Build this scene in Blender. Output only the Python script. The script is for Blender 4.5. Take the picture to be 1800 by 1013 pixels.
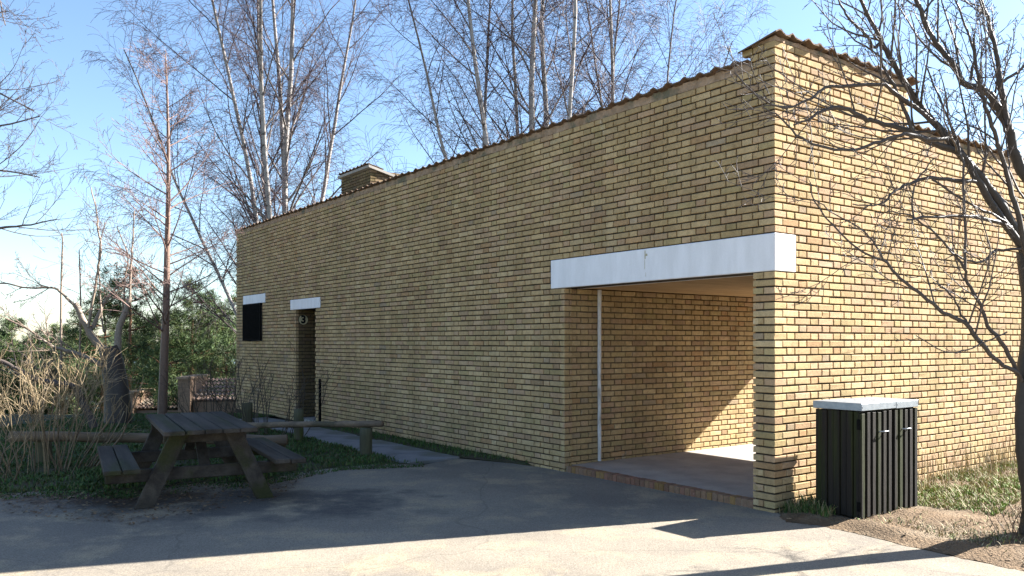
import bpy, math, random
import numpy as np
from mathutils import Vector, Matrix
for _o in list(bpy.data.objects): bpy.data.objects.remove(_o)
SC = bpy.context.scene; COL = SC.collection
R = math.radians
# ------------------------------------------------------------------ camera, sky, sun, exposure
CAM_H = 1.56; F = 1450.0; CX = 900.0; HY = 601.0          # photo measures (1800 px wide): focal length, centre, horizon
cam = bpy.data.cameras.new('camera'); cam.sensor_width = 36; cam.lens = F/1800*36; cam.shift_y = (HY-506.5)/1800
cam.clip_start = 0.1; cam.clip_end = 3000
cam_o = bpy.data.objects.new('camera', cam); COL.objects.link(cam_o)
cam_o.location = (0, 0, CAM_H); cam_o.rotation_euler = (R(90), 0, 0); SC.camera = cam_o
SUN_XY = Vector((0.948, 0.318)).normalized(); SUN_EL = R(32.2)
W = bpy.data.worlds.new('World'); SC.world = W; W.use_nodes = True
_nt = W.node_tree; _bg = _nt.nodes['Background']; _sky = _nt.nodes.new('ShaderNodeTexSky')
_sky.sky_type = 'NISHITA'; _sky.sun_disc = False; _sky.sun_elevation = SUN_EL
_sky.sun_rotation = math.atan2(SUN_XY.x, SUN_XY.y); _sky.altitude = 0; _sky.air_density = 1.0; _sky.dust_density = 0.5; _sky.ozone_density = 3.2
_nt.links.new(_sky.outputs[0], _bg.inputs[0]); _bg.inputs[1].default_value = 0.056
_sun = bpy.data.lights.new('sun', 'SUN'); _sun.energy = 5.0; _sun.angle = R(0.53); _sun.color = (1.0, 0.965, 0.91)
sun_o = bpy.data.objects.new('sun', _sun); COL.objects.link(sun_o)
sun_o.rotation_euler = Vector((SUN_XY.x*math.cos(SUN_EL), SUN_XY.y*math.cos(SUN_EL), math.sin(SUN_EL))).to_track_quat('Z', 'Y').to_euler()
SC.view_settings.view_transform = 'Standard'; SC.view_settings.look = 'None'; SC.view_settings.gamma = 1
SC.view_settings.exposure = 2.38
SC.cycles.max_bounces = 8; SC.cycles.diffuse_bounces = 5
# ------------------------------------------------------------------ helpers
rnd = random.Random(7); nr = np.random.default_rng(7)
def P(px, py, Y):                                          # a photo point at depth Y
    return Vector(((px-CX)/F*Y, Y, CAM_H-(py-HY)/F*Y))
def G(px, py, z=0.0):                                      # a photo point on a level surface
    Y = (CAM_H-z)*F/(py-HY); return Vector(((px-CX)/F*Y, Y, z))
def tag(o, label=None, cat=None, group=None, kind=None):
    if label: o['label'] = label
    if cat: o['category'] = cat
    if group: o['group'] = group
    if kind: o['kind'] = kind
    return o
def empty(name, loc=(0, 0, 0), rz=0.0):
    o = bpy.data.objects.new(name, None); COL.objects.link(o); o.location = loc; o.rotation_euler = (0, 0, rz)
    o.empty_display_size = 0.2; return o
def link(name, me, parent=None, loc=None, rot=None):
    o = bpy.data.objects.new(name, me); COL.objects.link(o)
    if parent: o.parent = parent
    if loc is not None: o.location = loc
    if rot is not None: o.rotation_euler = rot
    return o
def mesh(name, v, f, m=None, smooth=False, col=None):
    me = bpy.data.meshes.new(name)
    v = np.asarray(v, dtype=np.float32).reshape(-1, 3)
    if isinstance(f, np.ndarray) and f.ndim == 2:
        n, k = f.shape
        me.vertices.add(len(v)); me.vertices.foreach_set('co', v.ravel())
        me.loops.add(n*k); me.loops.foreach_set('vertex_index', f.astype(np.int32).ravel())
        me.polygons.add(n); me.polygons.foreach_set('loop_start', np.arange(0, n*k, k, dtype=np.int32))
        me.update(calc_edges=True)
    else:
        me.from_pydata([tuple(p) for p in v.tolist()], [], [tuple(q) for q in f])
    me.polygons.foreach_set('use_smooth', np.full(len(me.polygons), bool(smooth)))
    if col is not None:
        a = me.attributes.new('Col', 'FLOAT_COLOR', 'POINT')
        c = np.ones((len(v), 4), dtype=np.float32); c[:, :3] = col; a.data.foreach_set('color', c.ravel())
    if m: me.materials.append(m)
    me.update(); me.validate(); return me
BOXF = [(0, 3, 2, 1), (4, 5, 6, 7), (0, 1, 5, 4), (1, 2, 6, 5), (2, 3, 7, 6), (3, 0, 4, 7)]
class MB:
    def __init__(s): s.v = []; s.f = []
    def add(s, v, f):
        o = len(s.v); s.v += [tuple(p) for p in v]; s.f += [tuple(i+o for i in q) for q in f]
    def box(s, x0, x1, y0, y1, z0, z1):
        s.add([(x0, y0, z0), (x1, y0, z0), (x1, y1, z0), (x0, y1, z0), (x0, y0, z1), (x1, y0, z1), (x1, y1, z1), (x0, y1, z1)], BOXF)
    def cbox(s, x0, x1, y0, y1, z0, z1, c=0.006, jit=0.0):  # box with chamfered edges
        import itertools
        vs = []; idx = {}
        for ax in range(3):
            for sx, sy, sz in itertools.product((0, 1), repeat=3):
                p = [x1 if sx else x0, y1 if sy else y0, z1 if sz else z0]
                for b, sg in enumerate((sx, sy, sz)):
                    if b != ax: p[b] += -c if sg else c
                idx[(ax, sx, sy, sz)] = len(vs)
                vs.append(tuple(q+rnd.uniform(-jit, jit) for q in p))
        f = []
        I = lambda a, x, y, z: idx[(a, x, y, z)]
        f += [(I(0,0,0,0), I(0,0,0,1), I(0,0,1,1), I(0,0,1,0)), (I(0,1,0,0), I(0,1,1,0), I(0,1,1,1), I(0,1,0,1))]
        f += [(I(1,0,0,0), I(1,1,0,0), I(1,1,0,1), I(1,0,0,1)), (I(1,0,1,0), I(1,0,1,1), I(1,1,1,1), I(1,1,1,0))]
        f += [(I(2,0,0,0), I(2,0,1,0), I(2,1,1,0), I(2,1,0,0)), (I(2,0,0,1), I(2,1,0,1), I(2,1,1,1), I(2,0,1,1))]
        for a, b in ((0, 1), (0, 2), (1, 2)):
            t = 3-a-b
            for sa in (0, 1):
                for sb in (0, 1):
                    k0 = [0, 0, 0]; k0[a] = sa; k0[b] = sb; k1 = list(k0); k1[t] = 1
                    f.append((I(a, *k0), I(a, *k1), I(b, *k1), I(b, *k0)))
        for s3 in itertools.product((0, 1), repeat=3): f.append((I(0, *s3), I(1, *s3), I(2, *s3)))
        s.add(vs, f)
    def build(s, name, m, parent=None, smooth=False, fix=True, **kw):
        me = mesh(name, s.v, s.f, m, smooth)
        if fix:
            import bmesh
            b = bmesh.new(); b.from_mesh(me); bmesh.ops.recalc_face_normals(b, faces=b.faces); b.to_mesh(me); b.free()
        return link(name, me, parent, **kw)
def tube_mesh(name, polys, m, sides=5, parent=None, colfn=None, smooth=True, cap=False):
    """polys: list of (pts, radii[, colour]); many tapered tubes in one mesh"""
    by = {}
    for p in polys: by.setdefault(len(p[0]), []).append(p)
    V = []; Fq = []; C = []; off = 0; caps = []
    for n, L in by.items():
        pts = np.array([[tuple(q) for q in p[0]] for p in L], dtype=np.float64)
        rad = np.array([p[1] for p in L], dtype=np.float64)
        t = np.gradient(pts, axis=1); t /= np.linalg.norm(t, axis=2, keepdims=True)+1e-9
        ref = np.where(np.abs(t[..., 2:3]) > 0.9, np.array([1.0, 0, 0]), np.array([0, 0, 1.0]))
        a = np.cross(t, ref); a /= np.linalg.norm(a, axis=2, keepdims=True)+1e-9
        b = np.cross(t, a)
        th = np.linspace(0, 2*np.pi, sides, endpoint=False)
        ring = pts[:, :, None, :]+rad[:, :, None, None]*(np.cos(th)[None, None, :, None]*a[:, :, None, :]-np.sin(th)[None, None, :, None]*b[:, :, None, :])
        N = len(L); V.append(ring.reshape(-1, 3))
        i = np.arange(N)[:, None, None]*n*sides+np.arange(n-1)[None, :, None]*sides
        j = np.arange(sides)[None, None, :]; j2 = (j+1) % sides
        q = np.stack([i+j, i+j2, i+j2+sides, i+j+sides], axis=-1).reshape(-1, 4)+off
        Fq.append(q[:, ::-1])
        if colfn is not None:
            c = np.array([p[2] if len(p) > 2 else (1, 1, 1) for p in L], dtype=np.float64)
            C.append(colfn(rad, c, sides).reshape(-1, 3))
        off += N*n*sides
    V = np.concatenate(V); Fq = np.concatenate(Fq)
    me = mesh(name, V, Fq, m, smooth, np.concatenate(C) if C else None)
    return link(name, me, parent)
# ------------------------------------------------------------------ materials
def new_mat(name):
    m = bpy.data.materials.new(name); m.use_nodes = True; nt = m.node_tree
    return m, nt, nt.nodes['Principled BSDF']
def N(nt, t, **kw):
    n = nt.nodes.new(t)
    for k, v in kw.items():
        if k.startswith('i_'): n.inputs[k[2:].replace('_', ' ')].default_value = v
        else: setattr(n, k, v)
    return n
def coord(nt, scale=(1, 1, 1), kind='Object'):
    tc = nt.nodes.new('ShaderNodeTexCoord'); mp = nt.nodes.new('ShaderNodeMapping'); mp.inputs['Scale'].default_value = scale
    nt.links.new(tc.outputs[kind], mp.inputs[0]); return mp.outputs[0]
def noise(nt, vec, scale, detail=4, rough=0.55):
    n = nt.nodes.new('ShaderNodeTexNoise'); n.inputs['Scale'].default_value = scale; n.inputs['Detail'].default_value = detail
    n.inputs['Roughness'].default_value = rough
    if vec is not None: nt.links.new(vec, n.inputs['Vector'])
    return n.outputs['Fac']
def ramp(nt, fac, stops):
    r = nt.nodes.new('ShaderNodeValToRGB'); e = r.color_ramp.elements
    while len(e) < len(stops): e.new(0.5)
    for k, (p, c) in zip(e, stops): k.position = p; k.color = (c, c, c, 1) if not isinstance(c, tuple) else (*c, 1)
    nt.links.new(fac, r.inputs[0]); return r.outputs[0]
def mix(nt, fac, a, b, mode='MIX'):
    n = nt.nodes.new('ShaderNodeMix'); n.data_type = 'RGBA'; n.blend_type = mode
    for s, v in ((n.inputs['Factor'], fac), (n.inputs['A'], a), (n.inputs['B'], b)):
        if hasattr(v, 'is_output'): nt.links.new(v, s)
        elif isinstance(v, tuple): s.default_value = (*v, 1)
        else: s.default_value = v
    return n.outputs['Result']
def bump(nt, bsdf, h, strength=0.5, dist=0.01):
    b = nt.nodes.new('ShaderNodeBump'); b.inputs['Strength'].default_value = strength; b.inputs['Distance'].default_value = dist
    nt.links.new(h, b.inputs['Height']); nt.links.new(b.outputs[0], bsdf.inputs['Normal'])
def attr(nt, name='Col'):
    a = nt.nodes.new('ShaderNodeAttribute'); a.attribute_name = name; return a.outputs['Color']
def setc(nt, bsdf, c, rough=0.9, spec=0.2):
    if isinstance(c, tuple): bsdf.inputs['Base Color'].default_value = (*c, 1)
    else: nt.links.new(c, bsdf.inputs['Base Color'])
    bsdf.inputs['Roughness'].default_value = rough; bsdf.inputs['Specular IOR Level'].default_value = spec
M = {}
def mat_var(name, c1, c2, scale=6, stretch=(1, 1, 1), rough=0.9, spec=0.2, bs=0.4, bd=0.008, fine=60, c3=None, mul=0.35):
    m, nt, b = new_mat(name); v = coord(nt, stretch)
    c = mix(nt, ramp(nt, noise(nt, v, scale, 5), [(0.35, 0.0), (0.65, 1.0)]), c1, c2)
    if c3: c = mix(nt, ramp(nt, noise(nt, v, scale*0.37, 4), [(0.52, 0.0), (0.62, 1.0)]), c, c3)
    fn = noise(nt, v, fine, 3)
    c = mix(nt, mul, c, ramp(nt, fn, [(0.3, 0.35), (0.7, 1.0)]), 'MULTIPLY')
    setc(nt, b, c, rough, spec); bump(nt, b, fn, bs, bd); M[name] = m; return m
def mat_brick():
    m, nt, b = new_mat('brick'); v = coord(nt)
    geo = nt.nodes.new('ShaderNodeNewGeometry')
    big = noise(nt, geo.outputs['Position'], 1.1, 4); fine = noise(nt, geo.outputs['Position'], 90, 4); mid = noise(nt, geo.outputs['Position'], 22, 3)
    c = attr(nt)
    c = mix(nt, 0.6, c, ramp(nt, mid, [(0.3, (0.72, 0.70, 0.66)), (0.7, (1.12, 1.08, 1.0))]), 'MULTIPLY')
    c = mix(nt, 0.6, c, ramp(nt, fine, [(0.3, 0.6), (0.6, 1.05)]), 'MULTIPLY')
    c = mix(nt, 0.5, c, ramp(nt, big, [(0.3, (0.78, 0.75, 0.70)), (0.65, (1.0, 1.0, 1.0))]), 'MULTIPLY')
    mp = nt.nodes.new('ShaderNodeMapping'); mp.inputs['Scale'].default_value = (2.2, 2.2, 0.22); nt.links.new(geo.outputs['Position'], mp.inputs[0])
    c = mix(nt, 0.4, c, ramp(nt, noise(nt, mp.outputs[0], 1.6, 5, 0.65), [(0.32, (0.55, 0.52, 0.46)), (0.55, (1.0, 1.0, 1.0))]), 'MULTIPLY')
    c = mix(nt, ramp(nt, noise(nt, geo.outputs['Position'], 5.5, 4, 0.7), [(0.66, 0.0), (0.74, 0.5)]), c, (0.46, 0.42, 0.35))
    setc(nt, b, c, 0.92, 0.15); bump(nt, b, fine, 0.5, 0.006); M['brick'] = m
mat_brick()
mat_var('mortar', (0.040, 0.030, 0.021), (0.070, 0.052, 0.036), 5)
mat_var('mortar_pale', (0.17, 0.125, 0.08), (0.13, 0.095, 0.06), 5)
mat_var('mortar_band', (0.44, 0.31, 0.21), (0.28, 0.19, 0.12), 7, bs=0.9, bd=0.02, fine=30, c3=(0.17, 0.15, 0.10))
mat_var('tile', (0.17, 0.105, 0.068), (0.12, 0.088, 0.06), 9, bs=0.6, fine=50, c3=(0.10, 0.10, 0.055))
mat_var('plaster', (0.83, 0.82, 0.83), (0.74, 0.73, 0.73), 2.2, (3, 3, .8), bs=0.45, bd=0.004, fine=70, mul=0.1)
mat_var('concrete', (0.40, 0.36, 0.31), (0.30, 0.27, 0.24), 3, bs=0.3, fine=90)
mat_var('slab', (0.26, 0.25, 0.25), (0.19, 0.19, 0.19), 3, bs=0.3, fine=90, c3=(0.15, 0.15, 0.12))
mat_var('old_wood', (0.088, 0.072, 0.057), (0.036, 0.029, 0.023), 7, (1, 0.08, 1), bs=0.8, bd=0.006, fine=60, c3=(0.045, 0.045, 0.018))
mat_var('ceiling_wood', (0.50, 0.33, 0.17), (0.42, 0.27, 0.13), 5, (0.1, 1, 1))
mat_var('log', (0.23, 0.165, 0.11), (0.14, 0.105, 0.075), 8, (0.15, 1, 1), bs=0.7, fine=40, c3=(0.10, 0.08, 0.05))
mat_var('post_wood', (0.12, 0.11, 0.06), (0.08, 0.075, 0.05), 8, (1, 1, 0.12), bs=0.7, fine=40, c3=(0.10, 0.12, 0.03))
mat_var('bin_wood', (0.013, 0.011, 0.009), (0.024, 0.019, 0.014), 8, (3, 3, 0.12), rough=0.75, spec=0.2, bs=0.5, fine=50, c3=(0.026, 0.030, 0.009))
mat_var('iron', (0.006, 0.006, 0.006), (0.010, 0.009, 0.008), 20, rough=0.8, spec=0.05)
mat_var('white_paint', (0.80, 0.79, 0.78), (0.62, 0.59, 0.55), 14, (1, 1, 0.3), bs=0.5, fine=60, c3=(0.30, 0.26, 0.21))
mat_var('sign_cream', (0.62, 0.55, 0.36), (0.55, 0.48, 0.30), 10)
mat_var('black_paint', (0.012, 0.012, 0.012), (0.016, 0.016, 0.016), 10)
mat_var('dark_door', (0.035, 0.025, 0.018), (0.025, 0.018, 0.014), 10, (3, 3, 0.2))
mat_var('dirt', (0.21, 0.14, 0.08), (0.12, 0.08, 0.045), 2.6, bs=1.0, bd=0.03, fine=45, c3=(0.25, 0.19, 0.125), mul=0.6)
mat_var('lawn_soil', (0.055, 0.06, 0.025), (0.075, 0.06, 0.038), 2.5, bs=1.0, bd=0.03, fine=30, c3=(0.045, 0.065, 0.02))
mat_var('roofing', (0.05, 0.05, 0.05), (0.07, 0.07, 0.07), 3)
mat_var('rock_dirt', (0.14, 0.12, 0.07), (0.10, 0.11, 0.05), 0.25, bs=0.6, fine=3, c3=(0.17, 0.14, 0.09))
mat_var('pine_bark', (0.20, 0.10, 0.055), (0.12, 0.075, 0.05), 5, (1, 1, 0.3), bs=0.9, bd=0.03, fine=14)
mat_var('dark_bark', (0.055, 0.045, 0.036), (0.032, 0.027, 0.024), 12, (1, 1, 0.35), bs=0.9, bd=0.015, fine=40, c3=(0.05, 0.055, 0.03))
mat_var('galvanised', (0.30, 0.33, 0.36), (0.24, 0.27, 0.30), 25, rough=0.45, spec=0.5, bs=0.02, fine=80, mul=0.08)
M['galvanised'].node_tree.nodes['Principled BSDF'].inputs['Metallic'].default_value = 0.6
def mat_col(name, amp=0.5, scale=30, rough=0.9, trans=False, band=None):
    m, nt, b = new_mat(name); geo = nt.nodes.new('ShaderNodeNewGeometry')
    c = mix(nt, amp, attr(nt), ramp(nt, noise(nt, geo.outputs['Position'], scale, 3), [(0.3, 0.4), (0.7, 1.1)]), 'MULTIPLY')
    if band:                                               # dark patches and rings of birch bark
        mp = nt.nodes.new('ShaderNodeMapping'); mp.inputs['Scale'].default_value = (3, 3, 5); nt.links.new(geo.outputs['Position'], mp.inputs[0])
        k = ramp(nt, noise(nt, mp.outputs[0], 1.3, 4, 0.7), [(0.56, (1.0, 1.0, 1.0)), (0.64, (0.16, 0.14, 0.13))])
        c = mix(nt, 1.0, c, k, 'MULTIPLY')
    setc(nt, b, c, rough, 0.3 if rough < .8 else .15)
    if trans: b.inputs['Transmission Weight'].default_value = 0.0; b.inputs['Subsurface Weight'].default_value = 0.0
    M[name] = m; return m
mat_col('bark_col', 0.45, 40, 0.55); mat_col('birch_col', 0.3, 20, band=True); mat_col('leaf_col', 0.25, 8, 0.7)
def mat_asphalt():
    m, nt, b = new_mat('asphalt'); v = coord(nt)
    big = noise(nt, v, 0.35, 5, 0.6); mid = noise(nt, v, 1.7, 5, 0.65); fine = noise(nt, v, 95, 3, 0.7); grit = noise(nt, v, 260, 2, 0.6)
    c = mix(nt, ramp(nt, big, [(0.40, 0.0), (0.62, 1.0)]), (0.28, 0.24, 0.185), (0.185, 0.16, 0.13))
    c = mix(nt, ramp(nt, mid, [(0.50, 0.0), (0.66, 0.85)]), c, (0.37, 0.30, 0.20))
    # old tar patch, spread wider so its colour also darkens the shaded yard
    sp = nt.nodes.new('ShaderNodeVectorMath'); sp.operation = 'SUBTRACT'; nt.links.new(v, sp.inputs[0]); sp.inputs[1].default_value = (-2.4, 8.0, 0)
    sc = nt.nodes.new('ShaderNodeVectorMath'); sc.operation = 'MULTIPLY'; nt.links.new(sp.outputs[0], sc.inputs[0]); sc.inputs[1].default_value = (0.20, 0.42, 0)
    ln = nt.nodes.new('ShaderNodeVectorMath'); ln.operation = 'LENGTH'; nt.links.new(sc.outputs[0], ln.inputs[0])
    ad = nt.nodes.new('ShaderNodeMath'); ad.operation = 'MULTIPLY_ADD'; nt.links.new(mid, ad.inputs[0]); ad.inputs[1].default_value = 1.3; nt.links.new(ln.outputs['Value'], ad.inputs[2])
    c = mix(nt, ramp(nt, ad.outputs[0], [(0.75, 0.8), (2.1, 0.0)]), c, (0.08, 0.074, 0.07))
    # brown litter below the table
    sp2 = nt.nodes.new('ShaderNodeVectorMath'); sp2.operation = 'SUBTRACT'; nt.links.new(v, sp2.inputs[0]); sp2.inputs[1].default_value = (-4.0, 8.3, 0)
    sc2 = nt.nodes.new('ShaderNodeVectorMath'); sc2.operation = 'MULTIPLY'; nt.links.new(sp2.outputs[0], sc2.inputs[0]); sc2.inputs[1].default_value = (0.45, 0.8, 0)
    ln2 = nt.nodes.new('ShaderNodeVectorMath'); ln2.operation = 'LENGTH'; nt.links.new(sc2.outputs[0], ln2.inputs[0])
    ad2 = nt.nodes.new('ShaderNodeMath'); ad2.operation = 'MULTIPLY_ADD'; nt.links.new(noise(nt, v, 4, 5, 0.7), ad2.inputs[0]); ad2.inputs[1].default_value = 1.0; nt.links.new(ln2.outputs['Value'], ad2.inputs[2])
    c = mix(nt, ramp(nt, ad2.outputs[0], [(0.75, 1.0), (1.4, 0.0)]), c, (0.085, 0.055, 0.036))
    vo = nt.nodes.new('ShaderNodeTexVoronoi'); vo.feature = 'DISTANCE_TO_EDGE'; vo.inputs['Scale'].default_value = 0.42
    wv = nt.nodes.new('ShaderNodeMix'); wv.data_type = 'VECTOR'; wv.inputs['Factor'].default_value = 0.35; nt.links.new(v, wv.inputs[4])
    nz = nt.nodes.new('ShaderNodeTexNoise'); nz.inputs['Scale'].default_value = 1.3; nz.inputs['Detail'].default_value = 6; nt.links.new(v, nz.inputs['Vector']); nt.links.new(nz.outputs['Color'], wv.inputs[5]); nt.links.new(wv.outputs[1], vo.inputs['Vector'])
    c = mix(nt, ramp(nt, vo.outputs['Distance'], [(0.001, 0.3), (0.004, 0.0)]), c, (0.06, 0.055, 0.05))
    c = mix(nt, 0.85, c, ramp(nt, fine, [(0.28, 0.38), (0.7, 1.25)]), 'MULTIPLY')
    c = mix(nt, 0.6, c, ramp(nt, grit, [(0.3, 0.55), (0.7, 1.2)]), 'MULTIPLY')
    setc(nt, b, c, 0.9, 0.25); bump(nt, b, fine, 0.6, 0.006); M['asphalt'] = m
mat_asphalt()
def mat_glass():
    m, nt, b = new_mat('dark_glass'); setc(nt, b, (0.01, 0.012, 0.014), 0.3, 0.3); M['dark_glass'] = m
    m, nt, b = new_mat('water'); setc(nt, b, (0.03, 0.05, 0.07), 0.12, 0.5)
    bump(nt, b, noise(nt, coord(nt, (0.4, 1.5, 1)), 2.0, 3), 0.3, 0.1); M['water'] = m
mat_glass()
# ------------------------------------------------------------------ terrain
DL = Vector((-0.594, 0.805)).normalized(); DR = Vector((-DL.y*-1, -DL.x)).normalized()   # along the long wall, along the side wall
CXY = Vector((2.385, 7.49))
def UV(u, v, z=0.0): return Vector((CXY.x+DL.x*u+DR.x*v, CXY.y+DL.y*u+DR.y*v, z))
def smooth(a, b, x):
    t = np.clip((x-a)/(b-a), 0, 1); return t*t*(3-2*t)
def hnoise(x, y, s=1.0):
    return (np.sin(x*1.7*s+y*0.9*s)+np.sin(y*2.3*s-x*1.1*s+1.3)+np.sin(x*4.1*s+y*3.3*s+.7)*.5+np.sin(y*5.9*s-x*4.7*s)*.35)/2.85
def terrain_z(x, y):
    x = np.asarray(x, dtype=float); y = np.asarray(y, dtype=float)
    d = smooth(15.5, 44, y)*3.6+smooth(44, 95, y)*2.6
    return -0.03-d+hnoise(x, y, 0.25)*0.25*smooth(18, 40, y)
def grid_sheet(name, xs, ys, zf, m):
    X, Y = np.meshgrid(xs, ys); Z = zf(X, Y); n, k = X.shape
    i = np.arange(n-1)[:, None]*k+np.arange(k-1)[None, :]
    f = np.stack([i, i+1, i+1+k, i+k], -1).reshape(-1, 4)
    return link(name, mesh(name, np.stack([X, Y, Z], -1).reshape(-1, 3), f, m, True))
xs = np.concatenate([np.linspace(-900, -60, 15), np.linspace(-55, 55, 90), np.linspace(60, 900, 15)])
ys = np.concatenate([np.linspace(-60, 12, 20), np.linspace(12.5, 60, 70), np.linspace(64, 130, 20), np.linspace(150, 1500, 12)])
tag(grid_sheet('ground', xs, ys, terrain_z, M['rock_dirt']), kind='structure')
def poly_sheet(name, pts, m, zf, step=0.12, edge=0.0):
    """a polygon filled with a fine grid, following zf"""
    pts = [Vector(p[:2]) for p in pts]
    import bmesh
    b = bmesh.new(); vs = [b.verts.new((p.x, p.y, 0)) for p in pts]; fc = b.faces.new(vs)
    xmin, xmax = min(p.x for p in pts), max(p.x for p in pts); ymin, ymax = min(p.y for p in pts), max(p.y for p in pts)
    for axis, lo, hi in ((0, xmin, xmax), (1, ymin, ymax)):
        k = lo+step
        while k < hi-1e-4:
            co = (k, 0, 0) if axis == 0 else (0, k, 0); no = (1, 0, 0) if axis == 0 else (0, 1, 0)
            bmesh.ops.bisect_plane(b, geom=b.verts[:]+b.edges[:]+b.faces[:], plane_co=co, plane_no=no); k += step
    bnd = {v for e in b.edges if len(e.link_faces) == 1 for v in e.verts}
    for v in b.verts:
        z = float(zf(v.co.x, v.co.y)); v.co.z = min(z, edge) if v in bnd and edge is not None else z
    bmesh.ops.recalc_face_normals(b, faces=b.faces)
    if sum(f.normal.z for f in b.faces) < 0: bmesh.ops.reverse_faces(b, faces=b.faces)
    me = bpy.data.meshes.new(name); b.to_mesh(me); b.free(); me.materials.append(m)
    me.polygons.foreach_set('use_smooth', np.ones(len(me.polygons), dtype=bool))
    return link(name, me)
def wob(pts, n=6, a=0.05, closed=False):                    # a wavering edge through the points
    out = []
    for p, q in zip(pts[:-1], pts[1:]):
        for k in range(n):
            t = k/n; w = Vector(p[:2]).lerp(Vector(q[:2]), t); out.append((w.x+rnd.uniform(-a, a), w.y+rnd.uniform(-a, a)))
    out.append(tuple(pts[-1][:2])); return out
edge_left = [(-14, 8.3)]+[tuple(G(*p)[:2]) for p in ((0, 868), (110, 863), (220, 866), (330, 852), (450, 848), (520, 832), (600, 822), (672, 816), (745, 818))]+[tuple(UV(4.7, -0.42)[:2]), tuple(UV(3.9, -0.10)[:2]), tuple(UV(3.3, 0.0)[:2])]
edge_right = [tuple(UV(0.0, 0.05)[:2])]+[tuple(G(*p)[:2]) for p in ((1385, 919), (1440, 925), (1500, 938), (1600, 962), (1700, 985), (1810, 1006))]+[(5.2, 4.6), (12, 1.5)]
asph = edge_left+[tuple(UV(3.0, 0.1)[:2]), tuple(UV(0.1, 0.1)[:2])]+edge_right+[(12, -12), (-14, -12)]
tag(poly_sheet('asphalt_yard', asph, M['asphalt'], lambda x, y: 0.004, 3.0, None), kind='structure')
vp = wob(edge_right, 7, 0.03)+[(14, 9), tuple(UV(-1.0, 9)[:2]), tuple(UV(0.1, 6.2)[:2]), tuple(UV(0.1, 0.1)[:2])]
_er = np.array(edge_right)
def verge_z(x, y):
    a = _er[:-1]; d = _er[1:]-a; p = np.array((x, y)); t = np.clip(((p-a)*d).sum(1)/(d*d).sum(1), 0, 1); q = np.sqrt((((a+d*t[:, None])-p)**2).sum(1).min())
    return 0.006+float(smooth(0, .3, q))*verge_h(x, y)
def verge_h(x, y): return 0.047+0.022*float(hnoise(np.array(x), np.array(y), 3.1))+0.012*float(hnoise(np.array(x), np.array(y), 9.7))
tag(poly_sheet('verge_soil', vp, M['dirt'], verge_z, 0.09, 0.006), kind='structure')
lp = wob(edge_left[:-3], 6, 0.05)+[tuple(UV(4.75, -1.2)[:2]), tuple(UV(11.4, -1.2)[:2]), tuple(UV(12.5, 0.05)[:2]), tuple(UV(15.5, 0.05)[:2]), (-8.2, 21.0), (-14, 18.5)]
def lawn_z(x, y):
    return 0.03+0.02*float(hnoise(np.array(x), np.array(y), 2.1))+float(terrain_z(x, y))+0.03
tag(poly_sheet('lawn', lp, M['lawn_soil'], lawn_z, 0.2, 0.0), kind='structure')
sp = [tuple(UV(3.2, 0.1)[:2]), tuple(UV(4.0, -0.12)[:2]), tuple(UV(4.9, -0.40)[:2]), tuple(UV(10.3, -0.42)[:2]), tuple(UV(10.3, 0.1)[:2])]
tag(poly_sheet('wall_foot_soil', sp, M['lawn_soil'], lambda x, y: 0.03+0.012*float(hnoise(np.array(x), np.array(y), 6)), 0.12, 0.005), kind='structure')
path = empty('path', UV(4.9, -0.8)); tag(path, kind='structure')
u = 4.62
for i in range(9):
    L = 0.78+rnd.uniform(-.03, .03); b = MB(); a = rnd.uniform(-.02, .02)
    b.cbox(-L/2, L/2, -0.40, 0.40, -0.05, 0.0, 0.008, 0.002)
    c = UV(u+L/2, -0.80+rnd.uniform(-.02, .02))-UV(4.9, -0.8)
    b.build('slab', M['slab'], path, loc=(c.x, c.y, 0.032+rnd.uniform(-.006, .006)), rot=(rnd.uniform(-.01, .01), rnd.uniform(-.01, .01), math.atan2(DL.y, DL.x)+a)); u += L+0.02
# ------------------------------------------------------------------ the brick building (local x = along the side wall, y = along the long wall)
ZB = -0.035; CH = 0.07; JT = 0.0145
BL = empty('brick_building', (CXY.x, CXY.y, 0), math.atan2(DR.y, DR.x))
tag(BL, 'long flat-topped yellow brick building with white lintels and tiled coping', 'building')
LEN, WID = 15.08, 5.40; PU = 2.98; PIER = 0.238
DOOR = (10.40, 11.36); WIN = (13.30, 14.44); KT = 59; KS = 55; KR = 62
PAL = [(.49, .35, .18), (.53, .39, .21), (.46, .335, .165), (.50, .36, .19), (.43, .28, .175), (.47, .31, .20), (.45, .27, .135), (.36, .285, .205), (.41, .325, .155), (.51, .355, .22), (.38, .255, .15), (.55, .42, .24)]
PAL = [tuple(.66*q+.34*m_ for q, m_ in zip(c, (.51, .38, .225))) for c in PAL]
PW = [20, 16, 16, 18, 6, 6, 4, 2, 8, 9, 4, 9]
def flemish(k, L, mode):
    """segments (s0, s1, depth) of one course; mode 'front' or 'side' starts at the outer corner"""
    seg = []; A = k % 2 == 0; deep = 0.1125; d = 0.06
    if mode == 'front':
        if A: seg.append((0, 0.175, deep)); s = 0.1875; nxt = 's'
        else: seg += [(0.125, 0.2375, d), (0.25, 0.3625, d)]; s = 0.375; nxt = 's'
    elif mode == 'side':
        if A: s = 0.125; nxt = 's'
        else: seg.append((0, 0.175, deep)); s = 0.1875; nxt = 'h'
    else:
        s = -0.10 if A else -0.10-0.1875; nxt = 's'
    while s < L:
        w = 0.25-JT if nxt == 's' else 0.125-JT
        seg.append((max(s, 0), min(s+w, L), d)); s += w+JT; nxt = 'h' if nxt == 's' else 's'
    return [g for g in seg if g[1]-g[0] > 0.03]
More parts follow.
